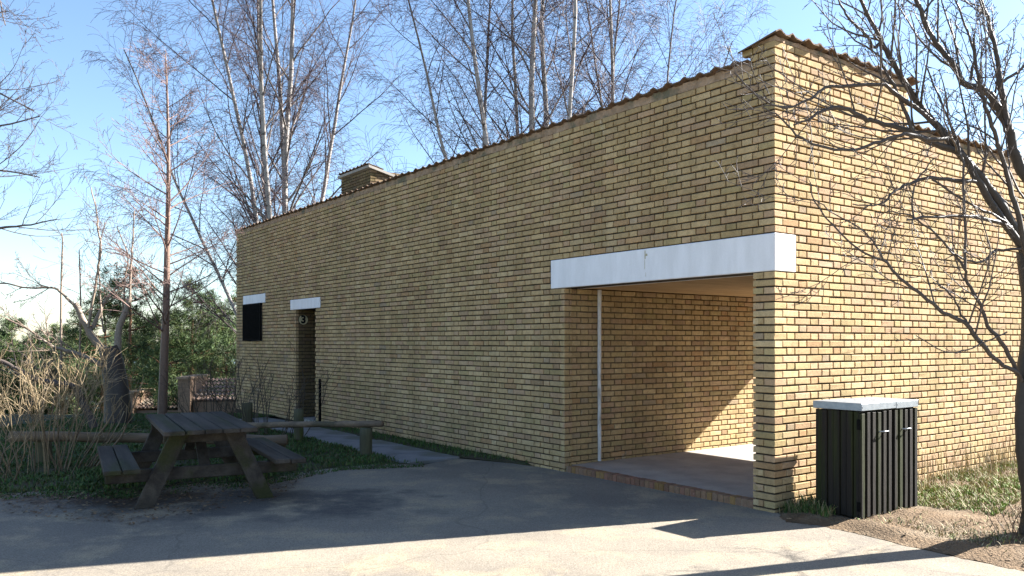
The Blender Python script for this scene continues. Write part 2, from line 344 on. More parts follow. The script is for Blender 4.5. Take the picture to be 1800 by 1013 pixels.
def clip(seg, holes, k):
    for (a, b, k0, k1) in holes:
        if k0 <= k < k1:
            out = []
            for s0, s1, d in seg:
                if s1 <= a+.004 or s0 >= b-.004: out.append((s0, s1, d))
                else:
                    if s0 < a: out.append((s0, a-(0.008 if a > .3 else 0), d))
                    if s1 > b: out.append((b+0.008, s1, d))
            seg = [g for g in out if g[1]-g[0] > 0.028]
    return seg
BRICKS = []                                                # (wall, plane, s0, s1, z, depth)
WALLS = {}
def wall(name, mode, origin, face, L, k0, k1, holes=(), pier=False, seen=True, zoff=0.0, tone=None):
    """face: 'x-' (long wall), 'y-' (side wall), 'x+', 'y+'"""
    for k in range(k0, k1):
        seg = flemish(k, L, mode)
        if pier and k < 32:
            if k % 2 == 0: pr = [(0, 0.238, 0.1125)]
            else: pr = [(0.125, 0.238, 0.06)]
            seg = pr+[g for g in clip(seg, [(-.01, PU, 0, 32)], k)]
        seg = clip(seg, holes, k)
        for s0, s1, d in seg: BRICKS.append((name, origin, face, s0, s1, ZB+zoff+k*CH, d, seen, tone))
wall('front_wall', 'front', (0, 0), 'x-', LEN, 0, KT, [(-.02, 3.22, 32, 37), (DOOR[0], DOOR[1], 0, 32), (10.15, 11.65, 32, 35), (WIN[0], WIN[1], 23, 35), (13.1, 14.56, 35, 38)], pier=True)
wall('side_wall', 'side', (0, 0), 'y-', WID, 0, KS, [(-.02, 0.32, 32, 37)])
wall('side_wall', 'side', (0, 0), 'y-', 2.34, KS, KR)
wall('front_wall', 'front', (0, 0), 'x-', 0.27, KT, KR)
wall('passage_wall', 'mid', (0.135, PU), 'y-', WID-0.135, 1, 32)
wall('passage_wall', 'mid', (0.0, PU-0.02), 'y-', 0.122, 0, 32)
wall('side_wall', 'mid', (WID, PIER), 'y+', WID, 1, 32, seen=False)
wall('side_wall', 'mid', (2.34, 0.0), 'x+', 0.25, KS, KR, seen=False)
wall('door_recess', 'mid', (0.06, DOOR[1]), 'y-', 1.5, 0, 32, seen=False, tone=.38)  # recess bricks toned down: shade of the deep doorway put into their colour
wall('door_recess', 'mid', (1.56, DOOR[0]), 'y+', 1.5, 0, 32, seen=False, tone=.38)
def box_part(name, m, boxes, parent=BL, c=None, **kw):
    b = MB()
    for q in boxes:
        if c: b.cbox(*q, c)
        else: b.box(*q)
    return b.build(name, m, parent, **kw)
r_ = 0.018; T = 0.24
zt = ZB+KT*CH; zl = ZB+32*CH
core = [(r_, T, 3.0, DOOR[0]-r_, -.3, zl-.002), (r_, T, DOOR[1]+r_, WIN[0], -.3, zl-.002), (r_, T, WIN[1], LEN-r_, -.3, zl-.002), (r_, T, WIN[0]+.001, WIN[1]-.001, -.3, ZB+23*CH),
        (r_, T, r_, WIN[0], zl, zt-.01), (r_, T, WIN[1], LEN-r_, zl, zt-.01), (r_, T, WIN[0]+.001, WIN[1]-.001, ZB+35*CH, zt-.01), (r_, T-.001, r_, PIER-r_, -.3, zl-.001)]
WALLS['front_wall'] = box_part('front_wall', M['mortar'], core)
zs = ZB+KS*CH; zr = ZB+KR*CH
WALLS['side_wall'] = box_part('side_wall', M['mortar'], [(T+.001, WID, r_, PIER-r_, -.3, zs-.01), (r_+.003, 2.34-r_, r_+.002, PIER-.002, zs+.001, zr-.01)])
WALLS['passage_wall'] = box_part('passage_wall', M['mortar_pale'], [(T+.002, WID, PU+r_, PU+.25, -.3, zl-.004), (r_+.004, T+.001, PU+r_+.001, PU+.24, -.3, zl-.006), (0.02, 0.112, PU-.02+r_, PU+.05, -.3, zl-.008)])
WALLS['door_recess'] = box_part('door_recess', M['mortar'], [(T+.001, 1.62, DOOR[1]+r_, DOOR[1]+.2, -.3, zl), (T+.001, 1.62, DOOR[0]-.2, DOOR[0]-r_, -.3, zl), (1.60, 1.7, DOOR[0]-.2, DOOR[1]+.2, -.3, zl+.1), (T+.002, 1.6, DOOR[0]-.19, DOOR[1]+.19, zl+.001, zl+.12)])
box_part('back_wall', M['mortar'], [(WID-.24, WID-.001, PU+.25, LEN-.25, -.3, zt-.3), (T+.001, WID-.002, LEN-.24, LEN-.012, -.3, zt-.31), (WID-.24, WID-.003, .24, PU+.26, zl+.02, zs)])
box_part('roof', M['roofing'], [(T+.002, WID-.25, PIER+.002, LEN-.25, zs-.28, zs-.16)])
# ceiling boards of the passage
bd = MB(); y = PIER+.01
ceil = empty('passage_ceiling', (0, 0, 0)); ceil.parent = BL
while y < PU-.02:
    b = MB(); b.box(0.325, WID-.26, y, min(y+.118, PU+.005), zl+.004, zl+.026); b.build('ceiling_board', M['ceiling_wood'], ceil); y += .122
# bricks -> meshes
def brick_geo(L, H, d, g, end0=True):
    c = 0.004
    def rect(y, i): return [(i, y, i), (L-i, y, i), (L-i, y, H-i), (i, y, H-i)]
    v = np.array(rect(0, c)+rect(c, 0)+rect(d, 0), dtype=float)
    v[:4] += g.uniform(-.0016, .0016, (4, 3)); v[4:8] += g.uniform(-.0014, .0014, (4, 3))
    if g.random() < .12:                                   # a chipped arris
        q = g.integers(0, 4); v[q] += np.array([(.012 if q in (0, 3) else -.012), .004, (.006 if q < 2 else -.006)])
    return v
BF = [(0, 1, 2, 3)]+[(4+i, 4+(i+1) % 4, (i+1) % 4, i) for i in range(4)]+[(8+i, 8+(i+1) % 4, 4+(i+1) % 4, 4+i) for i in range(4)]
BFA = np.array(BF)
HB = CH-JT
def frame(origin, face, s0, s1, z):
    ox, oy = origin
    if face == 'y-': return (ox+s0, oy, z), 0.0
    if face == 'x-': return (ox, oy+s1, z), -math.pi/2
    if face == 'y+': return (ox-s0, oy, z), math.pi
    return (ox, oy+s0, z), math.pi/2
MB_L = BL.matrix_basis.copy()
cam_p = Vector((0, 0, CAM_H)); scored = []
LM = Matrix.Translation(BL.location) @ Matrix.Rotation(BL.rotation_euler.z, 4, 'Z')
for i, (w, org, face, s0, s1, z, d, seen, tone) in enumerate(BRICKS):
    if not seen: continue
    loc, rz = frame(org, face, s0, s1, z)
    m = LM @ Matrix.Translation(loc) @ Matrix.Rotation(rz, 4, 'Z')
    c = m @ Vector(((s1-s0)/2, 0, HB/2)); n = (m.to_3x3() @ Vector((0, -1, 0))); dv = cam_p-c; dist = dv.length
    px = CX+c.x/c.y*F; py = HY+(CAM_H-c.z)/c.y*F
    if not (5 < px < 1780 and 5 < py < 1008): continue
    if w == 'passage_wall' and px > 1315: continue
    if 1425 < px < 1612 and 705 < py < 900 and w == 'side_wall': continue
    if z < -0.03: continue
    scored.append(((s1-s0)*n.dot(dv)/dist**3, i))
scored.sort(reverse=True); SINGLE = {i for _, i in scored[:300]}
shared = {}; merged = {}
for i, (w, org, face, s0, s1, z, d, seen, tone) in enumerate(BRICKS):
    ci = rnd.choices(range(len(PAL)), PW)[0]
    loc, rz = frame(org, face, s0, s1, z); L = s1-s0
    jy = rnd.uniform(-.0018, .0018); jz = rnd.uniform(-.0012, .0012); tilt = rnd.uniform(-.003, .003)
    ca, sa = math.cos(rz), math.sin(rz)
    loc = (loc[0]-sa*jy, loc[1]+ca*jy, loc[2]+JT/2+jz)
    if i in SINGLE:
        key = (round(L, 2), round(d, 2), ci, rnd.randrange(2))
        if key not in shared:
            g = np.random.default_rng(abs(hash(key)) % 9999)
            shared[key] = mesh('brick', brick_geo(key[0] if abs(key[0]-L) < .003 else L, HB, d, g), BF, M['brick'], False, np.tile(np.array(PAL[ci])*g.uniform(.88, 1.1), (12, 1)))
        o = link('brick', shared[key], WALLS[w], loc, (0, tilt, rz)); continue
    v = brick_geo(L, HB, d, nr); v[:, 2] += (v[:, 0]-L/2)*tilt
    vv = np.empty_like(v); vv[:, 0] = v[:, 0]*ca-v[:, 1]*sa+loc[0]; vv[:, 1] = v[:, 0]*sa+v[:, 1]*ca+loc[1]; vv[:, 2] = v[:, 2]+loc[2]
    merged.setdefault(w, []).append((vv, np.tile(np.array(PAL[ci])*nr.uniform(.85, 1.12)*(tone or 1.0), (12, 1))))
for w, L in merged.items():
    V = np.concatenate([a for a, _ in L]); C = np.concatenate([c for _, c in L])
    Fm = (BFA[None]+np.arange(len(L))[:, None, None]*12).reshape(-1, 4)
    tag(link('brickwork', mesh('brickwork', V, Fm, M['brick'], False, C), WALLS[w]), kind='stuff')
# lintels
def lintel(name, q, jit=0.0015):
    return box_part(name, M['plaster'], [q], c=0.006)
LT = lintel('passage_lintel', (-0.006, 0.318, -0.006, 3.215, zl+.002, ZB+37*CH-.004))
lintel('door_lintel', (-0.005, 0.2, 10.155, 11.645, zl+.003, ZB+35*CH-.004))
lintel('window_lintel', (-0.005, 0.2, 13.105, 14.555, ZB+35*CH+.003, ZB+38*CH-.004))
st = MB()
for (yy, z0, z1, w_) in ((1.62, 2.44, 2.535, .016), (1.60, 2.47, 2.50, .03), (1.625, 2.33, 2.44, .007), (1.61, 2.25, 2.30, .005)):
    st.add([(-.0075, yy-w_/2, z0), (-.0075, yy+w_/2, z0+.006), (-.0075, yy+w_*.3, z1), (-.0075, yy-w_*.4, z1-.004)], [(3, 2, 1, 0)])
st.build('drip_stain', mat_var('stain', (0.42, 0.36, 0.20), (0.55, 0.5, 0.36), 30), LT)
# passage floor and step of bricks on edge
box_part('passage_floor', M['concrete'], [(0.13, WID+.3, PIER+.004, PU-.004, -.2, 0.075)])
stp = empty('step'); stp.parent = BL; y = PIER+.006
shr = [mesh('step_brick', brick_geo(.062, .11, .115, nr), BF, M['brick'], False, np.tile(np.array(c)*.75, (12, 1))) for c in ((.38, .20, .14), (.35, .22, .15), (.40, .24, .15), (.30, .17, .12), (.42, .25, .11))]
while y < PU-.09:
    o = link('step_brick', rnd.choice(shr), stp, (.012+rnd.uniform(-.004, .004), y+.062, -.034+rnd.uniform(-.003, .003)), (0, 0, -math.pi/2)); y += .0705
box_part('step_mortar', M['mortar_band'], [(0.02, 0.129, PIER+.002, PU-.03, -.2, 0.068)], parent=stp)
# conduit in the passage
cp = []
for q in np.linspace(.085, zl-.005, 14): cp.append((0.56+rnd.uniform(-.002, .002), PU-.024, q))
tube_mesh('conduit', [(cp, [.023+rnd.uniform(-.002, .002) for _ in cp])], M['white_paint'], 8, BL)
# window
wn = empty('window'); wn.parent = BL
box_part('pane', M['dark_glass'], [(.15, .16, WIN[0]+.002, WIN[1]-.002, ZB+23*CH+.001, ZB+35*CH-.001)], parent=wn)
gr = box_part('grille_frame', M['iron'], [(-.05, -.02, WIN[0]-.02, WIN[1]+.02, 1.585, 1.615), (-.05, -.02, WIN[0]-.02, WIN[1]+.02, 2.39, 2.42), (-.05, -.02, WIN[0]-.021, WIN[0]+.01, 1.616, 2.389), (-.05, -.02, WIN[1]-.01, WIN[1]+.021, 1.616, 2.389), (-.045, -.03, WIN[0], WIN[1], 2.22, 2.235)], parent=wn)
for i in range(17):
    yy = WIN[0]+.03+i*(WIN[1]-WIN[0]-.06)/16
    box_part('grille_bar', M['iron'], [(-.055, -.022, yy-.012, yy+.012, 1.60, 2.40)], parent=wn)
# door and number disc
dr = box_part('door', M['dark_door'], [(1.54, 1.598, DOOR[0]+.04, DOOR[1]-.04, 0.02, zl-.03)])
box_part('door_handle', M['iron'], [(1.50, 1.538, DOOR[0]+.12, DOOR[0]+.15, .98, 1.10)], parent=dr)
box_part('door_sill', M['concrete'], [(0.02, 1.53, DOOR[0]+.004, DOOR[1]-.004, -.2, 0.03)])
dv_, dz = 0.155, 2.005; yd = DOOR[1]
ng = np.linspace(0, 2*math.pi, 32, endpoint=False)
def disc(r, y0, y1):
    v = [(dv_+r*math.cos(a), y0, dz+r*math.sin(a)) for a in ng]+[(dv_+r*math.cos(a), y1, dz+r*math.sin(a)) for a in ng]
    return v, [tuple(range(32)), tuple(range(63, 31, -1))]+[(i, i+32, (i+1) % 32+32, (i+1) % 32) for i in range(32)]
nb = MB(); nb.add(*disc(.104, yd-.012, yd+.004)); npl = nb.build('number_plate', M['iron'], BL)
nb = MB(); nb.add(*disc(.097, yd-.016, yd-.0125)); nb.build('plate_face', M['sign_cream'], npl)
cu = bpy.data.curves.new('numeral', 'FONT'); cu.body = '3'; cu.size = .215; cu.align_x = 'CENTER'; cu.align_y = 'CENTER'; cu.extrude = .0015; cu.offset = .010
to = bpy.data.objects.new('numeral_text', cu); COL.objects.link(to)
bpy.context.view_layer.update()
nm = bpy.data.meshes.new_from_object(to.evaluated_get(bpy.context.evaluated_depsgraph_get())); bpy.data.objects.remove(to); nm.materials.clear(); nm.materials.append(M['black_paint'])
link('numeral', nm, npl, (dv_, yd-.019, dz), (math.pi/2, 0, 0))
# iron stake by the door
sk = MB(); sk.box(-.09, -.05, 9.98, 10.02, -.1, .86); tag(sk.build('iron_stake', M['iron'], BL))
# coping: mortar band + pantiles
def band(name, face, a, b, base, z0, z1, thick=.2):
    n = int((b-a)/.06)+1; v = []; f = []
    for i in range(n+1):
        s = a+(b-a)*i/n; o = rnd.uniform(-.006, .004); zt_ = z1+rnd.uniform(-.004, .004)
        for p, z in ((o, z0+rnd.uniform(-.004, .004)), (o-.004, zt_), (thick, zt_-.02), (thick, z0)):
            v.append((base+p, s, z) if face == 'x-' else (s, base+p, z))
    for i in range(n):
        for q in range(4): f.append((i*4+q, i*4+(q+1) % 4, i*4+4+(q+1) % 4, i*4+4+q))
    f += [(0, 1, 2, 3), (n*4, n*4+3, n*4+2, n*4+1)]
    b_ = MB(); b_.add(v, f); return b_.build(name, M['mortar_band'], cop)
cop = empty('coping'); cop.parent = BL
band('bedding_mortar', 'x-', 0.262, LEN, 0.002, zt-.004, zt+.082)
band('bedding_mortar', 'y-', 2.36, WID, 0.004, zs-.004, zs+.05)
band('bedding_mortar', 'y-', 0.0, 2.34, 0.002, zr-.004, zr+.035, .25)
def tile_mesh(var):
    g = np.random.default_rng(50+var); n = 10; Wd = .225; Ln = .42; th = .014; v = []; f = []
    for iy, yy in enumerate((0.0, Ln/2, Ln)):
        for i in range(n+1):
            t = i/n; x = t*Wd; z = .015*math.cos(2*math.pi*(t-.3))+.006*math.cos(4*math.pi*(t-.3))
            z += g.uniform(-.0015, .0015)-yy*.22
            v.append((x, yy+g.uniform(-.003, .003), z)); v.append((x, yy, z-th))
    S = 2*(n+1)
    for iy in range(2):
        for i in range(n):
            a = iy*S+2*i; f += [(a, a+2, a+2+S, a+S), (a+1, a+1+S, a+3+S, a+3)]
        f += [(iy*S, iy*S+S, iy*S+S+1, iy*S+1), (iy*S+2*n, iy*S+2*n+1, iy*S+S+2*n+1, iy*S+S+2*n)]
    for i in range(n): f += [(2*i, 2*i+1, 2*i+3, 2*i+2), (2*S+2*i, 2*S+2*i+2, 2*S+2*i+3, 2*S+2*i+1)]
    me = mesh('roof_tile', v, f, M['tile'], False); return me
TL = [tile_mesh(i) for i in range(5)]
def tiles(face, a, b, base, z, pitch=.208):
    s = a
    while s < b:
        j = (rnd.uniform(-.02, .012), rnd.uniform(-.006, .006), rnd.uniform(-.035, .035))
        if face == 'x-': link('roof_tile', rnd.choice(TL), cop, (base-.045+j[0], s+.215, z+j[1]), (rnd.uniform(-.02, .02), 0, -math.pi/2+j[2]))
        else: link('roof_tile', rnd.choice(TL), cop, (s, base-.045+j[0], z+j[1]), (rnd.uniform(-.02, .02), 0, j[2]))
        s += pitch
tiles('x-', 0.275, LEN-.1, 0.0, zt+.106); tiles('y-', 2.42, WID-.1, 0.0, zs+.088); tiles('y-', -.05, 2.25, 0.0, zr+.072)
# chimney on the roof
ch = MB(); cu0, cu1, cv0, cv1, cz1 = 13.35, 15.0, 2.66, 3.75, 5.70
ch.box(cv0+r_, cv1, cu0+r_, cu1, zs-.2, cz1-.02); WALLS['chimney'] = ch.build('chimney', M['mortar'], BL)
parts = []
for face, org, L in (('x-', (cv0, cu0), cu1-cu0), ('y-', (cv0, cu0), cv1-cv0)):
    for k in range(0, 32):
        for s0, s1, d in flemish(k, L, 'front' if face == 'x-' else 'side'):
            z = cz1-(32-k)*CH; loc, rz = frame(org, face, s0, s1, z); v = brick_geo(s1-s0, HB, d, nr); ca, sa = math.cos(rz), math.sin(rz)
            vv = np.empty_like(v); vv[:, 0] = v[:, 0]*ca-v[:, 1]*sa+loc[0]; vv[:, 1] = v[:, 0]*sa+v[:, 1]*ca+loc[1]; vv[:, 2] = v[:, 2]+loc[2]+JT/2
            parts.append((vv, np.tile(np.array(PAL[rnd.randrange(12)])*nr.uniform(.28, .5), (12, 1))))
V = np.concatenate([a for a, _ in parts]); C = np.concatenate([c for _, c in parts])
tag(link('brickwork', mesh('brickwork', V, (BFA[None]+np.arange(len(parts))[:, None, None]*12).reshape(-1, 4), M['brick'], False, C), WALLS['chimney']), kind='stuff')
cb = MB(); cb.add([(cv0-.07, cu0-.06, cz1+.10), (cv0-.07, cu1+.05, cz1+.10), (cv1+.05, cu1+.05, cz1-.18), (cv1+.05, cu0-.06, cz1-.18), (cv0-.07, cu0-.06, cz1+.04), (cv0-.07, cu1+.05, cz1+.04), (cv1+.05, cu1+.05, cz1-.24), (cv1+.05, cu0-.06, cz1-.24)], BOXF)
cb.build('chimney_cap', M['concrete'], WALLS['chimney'])
s = cu0-.05
while s < cu1-.1:
    link('roof_tile', rnd.choice(TL), WALLS['chimney'], (cv0-.09, s+.215, cz1+.145), (0, 0, -math.pi/2)); s += .208
# ------------------------------------------------------------------ waste bin cabinet beside the wall
BC = empty('bin_cabinet', UV(-0.265, 0.215, 0.045), BL.rotation_euler.z)
tag(BC, 'dark slatted wooden bin cabinet with galvanised lids beside the sunlit wall', 'bin cabinet')
BW, BD, BH = 0.92, 0.43, 0.91
box_part('carcass', M['bin_wood'], [(.025, BW-.025, -BD+.03, -.005, .0, BH)], parent=BC)
n = 7; w_ = BD/n
for i in range(n): box_part('side_board', M['bin_wood'], [(-.0 if i % 2 else .012, .024 if i % 2 else .0245, -BD+i*w_+.003, -BD+(i+1)*w_-.003, .0+rnd.uniform(0, .008), BH+.005)], parent=BC, c=.003)
for i in range(n): box_part('side_board', M['bin_wood'], [(BW-.0245, BW-.001 if i % 2 else BW-.012, -BD+i*w_+.003, -BD+(i+1)*w_-.003, .0, BH+.005)], parent=BC, c=.003)
for (a, b, hx) in ((0.0, 0.528, .28), (0.534, BW, .66)):
    d_ = box_part('door', M['bin_wood'], [(a+.004, b-.004, -BD+.006, -BD+.029, .03, BH-.01)], parent=BC)
    x = a+.004; i = 0
    while x < b-.03:
        ww = .05; box_part('batten', M['bin_wood'], [(x, x+ww, -BD-.022, -BD+.0055, .0+rnd.uniform(0, .012), BH-rnd.uniform(0, .012))], parent=d_, c=.003); x += .0865; i += 1
    hb = [(hx, -BD-.024, .73), (hx+.01, -BD-.055, .732), (hx+.05, -BD-.062, .734), (hx+.09, -BD-.055, .732), (hx+.10, -BD-.024, .73)]
    tube_mesh('handle', [(hb, [.006]*5)], M['galvanised'], 6, d_)
for (a, b, dz_) in ((-.012, .545, .0), (.549, BW+.012, -.004)):
    ld = box_part('lid', M['galvanised'], [(a, b, -BD-.03, .01, BH+.012+dz_, BH+.078+dz_)], parent=BC, c=.004)
    for xx in (a+.018, b-.018): box_part('rivet', M['galvanised'], [(xx-.004, xx+.004, -BD-.033, -BD-.0295, BH+.04, BH+.048)], parent=ld)
box_part('hinge', M['iron'], [(-.004, .012, -BD-.01, -BD+.02, .76, .85)], parent=BC)
box_part('hinge', M['iron'], [(-.004, .012, -BD-.01, -BD+.02, .06, .14)], parent=BC)
# ------------------------------------------------------------------ picnic table
PT = empty('picnic_table', (-3.30, 8.62, 0.0), math.atan2(0.47, 0.88))    # local x = across, y = along (towards -y is the camera end)
tag(PT, 'weathered dark wooden picnic table with attached benches in the shade', 'picnic table')
WO = M['old_wood']
def plank(name, q, jit=.003): return box_part(name, WO, [q], parent=PT, c=.007)
x = -.41
for i, ww in enumerate((.185, .155, .155, .155, .155)):
    z = .74+rnd.uniform(-.004, .004); plank('tabletop_plank', (x, x+ww, -1.03+rnd.uniform(-.015, .015), 1.03, z-.045, z)); x += ww+(.014 if i == 0 else .005)
for sx in (-1, 1):
    for a in (.60, .755):
        x0, x1 = sorted((sx*a, sx*(a+.145))); z = .41+rnd.uniform(-.004, .004); plank('bench_plank', (x0, x1, -1.02+rnd.uniform(-.015, .015), 1.02, z-.045, z))
def slant(name, x0, z0, x1, z1, y0, y1, w):
    b = MB(); b.add([(x0-w/2, y0, z0), (x0+w/2, y0, z0), (x0+w/2, y1, z0), (x0-w/2, y1, z0), (x1-w/2, y0, z1), (x1+w/2, y0, z1), (x1+w/2, y1, z1), (x1-w/2, y1, z1)], BOXF)
    o = b.build(name, WO, PT); md = o.modifiers.new('bevel', 'BEVEL'); md.width = .006; md.segments = 1; return o
for ye, sg in ((-.74, -1), (.74, 1)):
    for sx in (-1, 1): slant('leg', sx*.56, -.01, sx*.24, .694, ye-.03, ye+.03, .17)
    y0, y1 = sorted((ye-sg*.031, ye-sg*.085))
    plank('bench_bearer', (-.88, .88, y0, y1, .245, .364)); plank('top_cleat', (-.38, .38, y0, y1, .59, .694))
for sg in (-1, 1):
    b = MB(); y0, y1 = sg*.64, sg*.10
    b.add([(-.05, y0, .36), (.05, y0, .36), (.05, y0-sg*.06, .36), (-.05, y0-sg*.06, .36), (-.05, y1, .694), (.05, y1, .694), (.05, y1-sg*.06, .694), (-.05, y1-sg*.06, .694)], BOXF); b.build('brace', WO, PT)
# ------------------------------------------------------------------ log rails
def log_poly(a, b, r, n=14, j=.012):
    a = Vector(a); b = Vector(b); pts = []; rad = []
    for i in range(n):
        p = a.lerp(b, i/(n-1)); pts.append((p.x+rnd.uniform(-j, j), p.y+rnd.uniform(-j, j), p.z+rnd.uniform(-j, j)*.6)); rad.append(r*rnd.uniform(.93, 1.07))
    pts = [pts[0]]+pts+[pts[-1]]; rad = [.001]+rad+[.001]; return (pts, rad)
def rail_fence(label, a, b, r, posts):
    t = empty('log_rail_fence', (a[0], a[1], 0)); off = Vector((a[0], a[1], 0))
    tag(t, label, 'fence', 'low log rails beside the lawn')
    o = tube_mesh('rail', [log_poly(Vector(a)-off, Vector(b)-off, r)], M['log'], 12, t)
    for (x, y, z0, z1, pr) in posts:
        tube_mesh('post', [log_poly((x-off.x, y-off.y, z0), (x-off.x, y-off.y, z1), pr, 6, .004)], M['post_wood'], 12, t)
rail_fence('log rail on posts running in front of the doorway path', P(672, 745, 11.0), P(425, 748, 12.6), .043, [(-1.96, 11.07, -.1, .40, .085), (P(525, 700, 12.75).x, 12.75, -.1, .52, .075), (P(434, 700, 13.6).x, 13.6, -.1, .55, .09)])
rail_fence('thicker log rail lying behind the picnic table and bare shrub', P(18, 767, 10.3), P(503, 774, 10.35), .062, [(P(75, 760, 10.4).x, 10.42, -.1, .36, .09), (P(490, 760, 10.4).x, 10.42, -.1, .30, .08)])
# ------------------------------------------------------------------ plants: growth engine
def norm(v): return v/(np.linalg.norm(v)+1e-9)
def perp_rot(d, ang, g):
    a = np.cross(d, g.normal(size=3)); a = norm(a); return norm(d*math.cos(ang)+a*math.sin(ang))
class Grow:
    def __init__(s, cfg, seed): s.c = cfg; s.g = np.random.default_rng(seed); s.out = {}
    def branch(s, p, d, L, r, lv):
        c = s.c; g = s.g; n = c['seg'][lv]; pts = [p]; q = p.copy(); dd = d.copy(); dirs = [dd]
        for i in range(n):
            dd = norm(dd+g.normal(size=3)*c['wig'][lv]+np.array([0, 0, c['up'][lv]])); q = q+dd*(L/n); pts.append(q); dirs.append(dd)
        rad = [max(r*(1-(1-c['tip'])*i/n), c['rmin']) for i in range(n+1)]
        s.out.setdefault(lv, []).append((pts, rad)); s.children(pts, dirs, rad, L, lv)
    def children(s, pts, dirs, rad, L, lv, t0=None, cnt=None):
        c = s.c; g = s.g
        if lv+1 >= len(c['seg']): return
        n = len(pts)-1; k = c['n'][lv] if cnt is None else cnt
        k = max(1, int(round(k*g.uniform(.8, 1.2))))
        for j in range(k):
            t = (c['t0'][lv] if t0 is None else t0)+(1-(c['t0'][lv] if t0 is None else t0))*(j+g.random())/k
            x = min(t*n, n-1e-4); i = int(x); f = x-i
            p = pts[i]*(1-f)+pts[i+1]*f; r = rad[i]*(1-f)+rad[i+1]*f
            d = perp_rot(dirs[min(i+1, n)], c['ang'][lv]*g.uniform(.7, 1.3), g)
            Lc = L*c['ratio'][lv]*g.uniform(.6, 1.15)*(1-c['fall'][lv]*t)
            if 'lmax' in c: Lc = min(Lc, c['lmax'][lv]*g.uniform(.6, 1.1))
            s.branch(p, d, Lc, min(r*c['rr'][lv], c['rcap'][lv]), lv+1)
def build_tree(name, label, cat, out, split, m_tr, m_cr, colour=None, loc=None, group=None, sides=(7, 5, 3, 3)):
    base = np.array(loc); t = empty(name, loc); tag(t, label, cat, group)
    def shift(L): return [([np.asarray(q)-base for q in p[0]], *p[1:]) for p in L]
    tr = [q for lv in out if lv <= split for q in out[lv]]; cr = [q for lv in out if lv > split for q in out[lv]]
    fn = None if colour is None else (lambda rad, c, sd: np.repeat(colour(rad)[:, :, None, :], sd, axis=2))
    big = [q for q in tr if q[1][0] > .03]; small = [q for q in tr if q[1][0] <= .03]
    if big: tube_mesh('trunk', shift(big), m_tr, sides[0], t, fn)
    if small: tube_mesh('limbs', shift(small), m_tr, sides[1], t, fn)
    if cr: tube_mesh('crown', shift(cr), m_cr, sides[2], t, fn)
    return t
def ramp_col(stops):                                        # bark colour by stem radius
    rs = [q[0] for q in stops]; cs = np.array([q[1] for q in stops])
    return lambda rad: np.stack([np.interp(rad, rs, cs[:, k]) for k in range(3)], -1)
BIRCH = ramp_col([(.004, (.075, .045, .055)), (.014, (.085, .06, .06)), (.025, (.17, .145, .135)), (.05, (.36, .33, .31)), (.3, (.46, .43, .40))])
bcfg = dict(seg=[14, 8, 6, 5], wig=[.035, .07, .10, .10], up=[.012, .02, -.02, -.20], tip=.22, rmin=.0042, n=[21, 11, 8], t0=[.18, .18, .15],
            ang=[.62, .60, .65], ratio=[.36, .42, .75], fall=[.45, .3, .2], rr=[.42, .5, .5], rcap=[.05, .016, .006], lmax=[4.2, 1.9, 1.25])
def birch(label, base, stems, seed, cfg=bcfg, group='bare birches behind the building'):
    g = Grow(cfg, seed)
    for (px, py, pt, L, r) in stems:                        # each stem aims from the base cluster through a photo point at its own depth
        p = np.array(base)+np.array([g.g.uniform(-.35, .35), g.g.uniform(-.4, .4), 0]); q = np.array(P(px, py, pt)); g.branch(p, norm(q-p), L, r, 0)
    return build_tree('birch_tree', label, 'tree', g.out, 1, M['birch_col'], M['bark_col'], BIRCH, tuple(base), group)
b1 = P(500, 420, 27.0); b1 = (b1.x, 27.0, float(terrain_z(b1.x, 27.0)))
birch('tall multi-stemmed bare birch behind the left half of the long wall', b1,
      [(385, 0, 26, 16, .11), (432, 0, 28, 17, .13), (468, 0, 26, 17, .12), (512, 0, 28, 18, .15), (548, 0, 26, 17, .14), (590, 0, 28, 16, .11), (300, 110, 27, 13, .08)], 11)
b2 = P(930, 420, 25.0); b2 = (b2.x, 25.0, float(terrain_z(b2.x, 25.0)))
birch('wide spreading bare birch behind the middle of the long wall', b2,
      [(735, 40, 25, 14, .09), (785, 0, 26, 16, .10), (850, 0, 24, 17, .12), (918, 0, 25, 18, .15), (965, 0, 26, 18, .14), (880, 0, 27, 17, .10), (1010, 0, 24, 17, .11)], 23)
b3 = P(1040, 420, 27.0); b3 = (b3.x, 27.0, float(terrain_z(b3.x, 27.0)))
birch('bare birch with crowded thin stems nearest the raised corner wall', b3,
      [(1030, 0, 27, 16, .12), (1075, 0, 28, 16, .10), (1130, 0, 27, 15, .09), (1190, 0, 28, 15, .08), (1260, 40, 27, 14, .07)], 31)
# larch with a straight reddish trunk
LAR = ramp_col([(.003, (.20, .125, .11)), (.012, (.20, .125, .10)), (.05, (.20, .125, .09)), (.2, (.15, .10, .075))])
lcfg = dict(seg=[16, 6, 4, 3], wig=[.010, .06, .10, .14], up=[.03, .035, -.01, -.04], tip=.12, rmin=.0032, n=[58, 10, 4], t0=[.22, .15, .15], ang=[1.05, .6, .7], ratio=[.42, .42, .5], fall=[.78, .3, .2],
            rr=[.40, .6, .6], rcap=[.016, .0055, .0036], lmax=[3.0, 1.0, .3])
g = Grow(lcfg, 5); lb = P(285, 735, 16.0); lt = P(313, 95, 16.0); lz = float(terrain_z(lb.x, 16.0)); lb = np.array((lb.x, lb.y, lz)); lt = np.array(lt)
g.branch(lb, norm(lt-lb), float(np.linalg.norm(lt-lb)), .095, 0)
build_tree('larch_tree', 'straight reddish bare larch rising beside the left end of the building', 'tree', g.out, 1, M['bark_col'], M['bark_col'], LAR, tuple(lb))
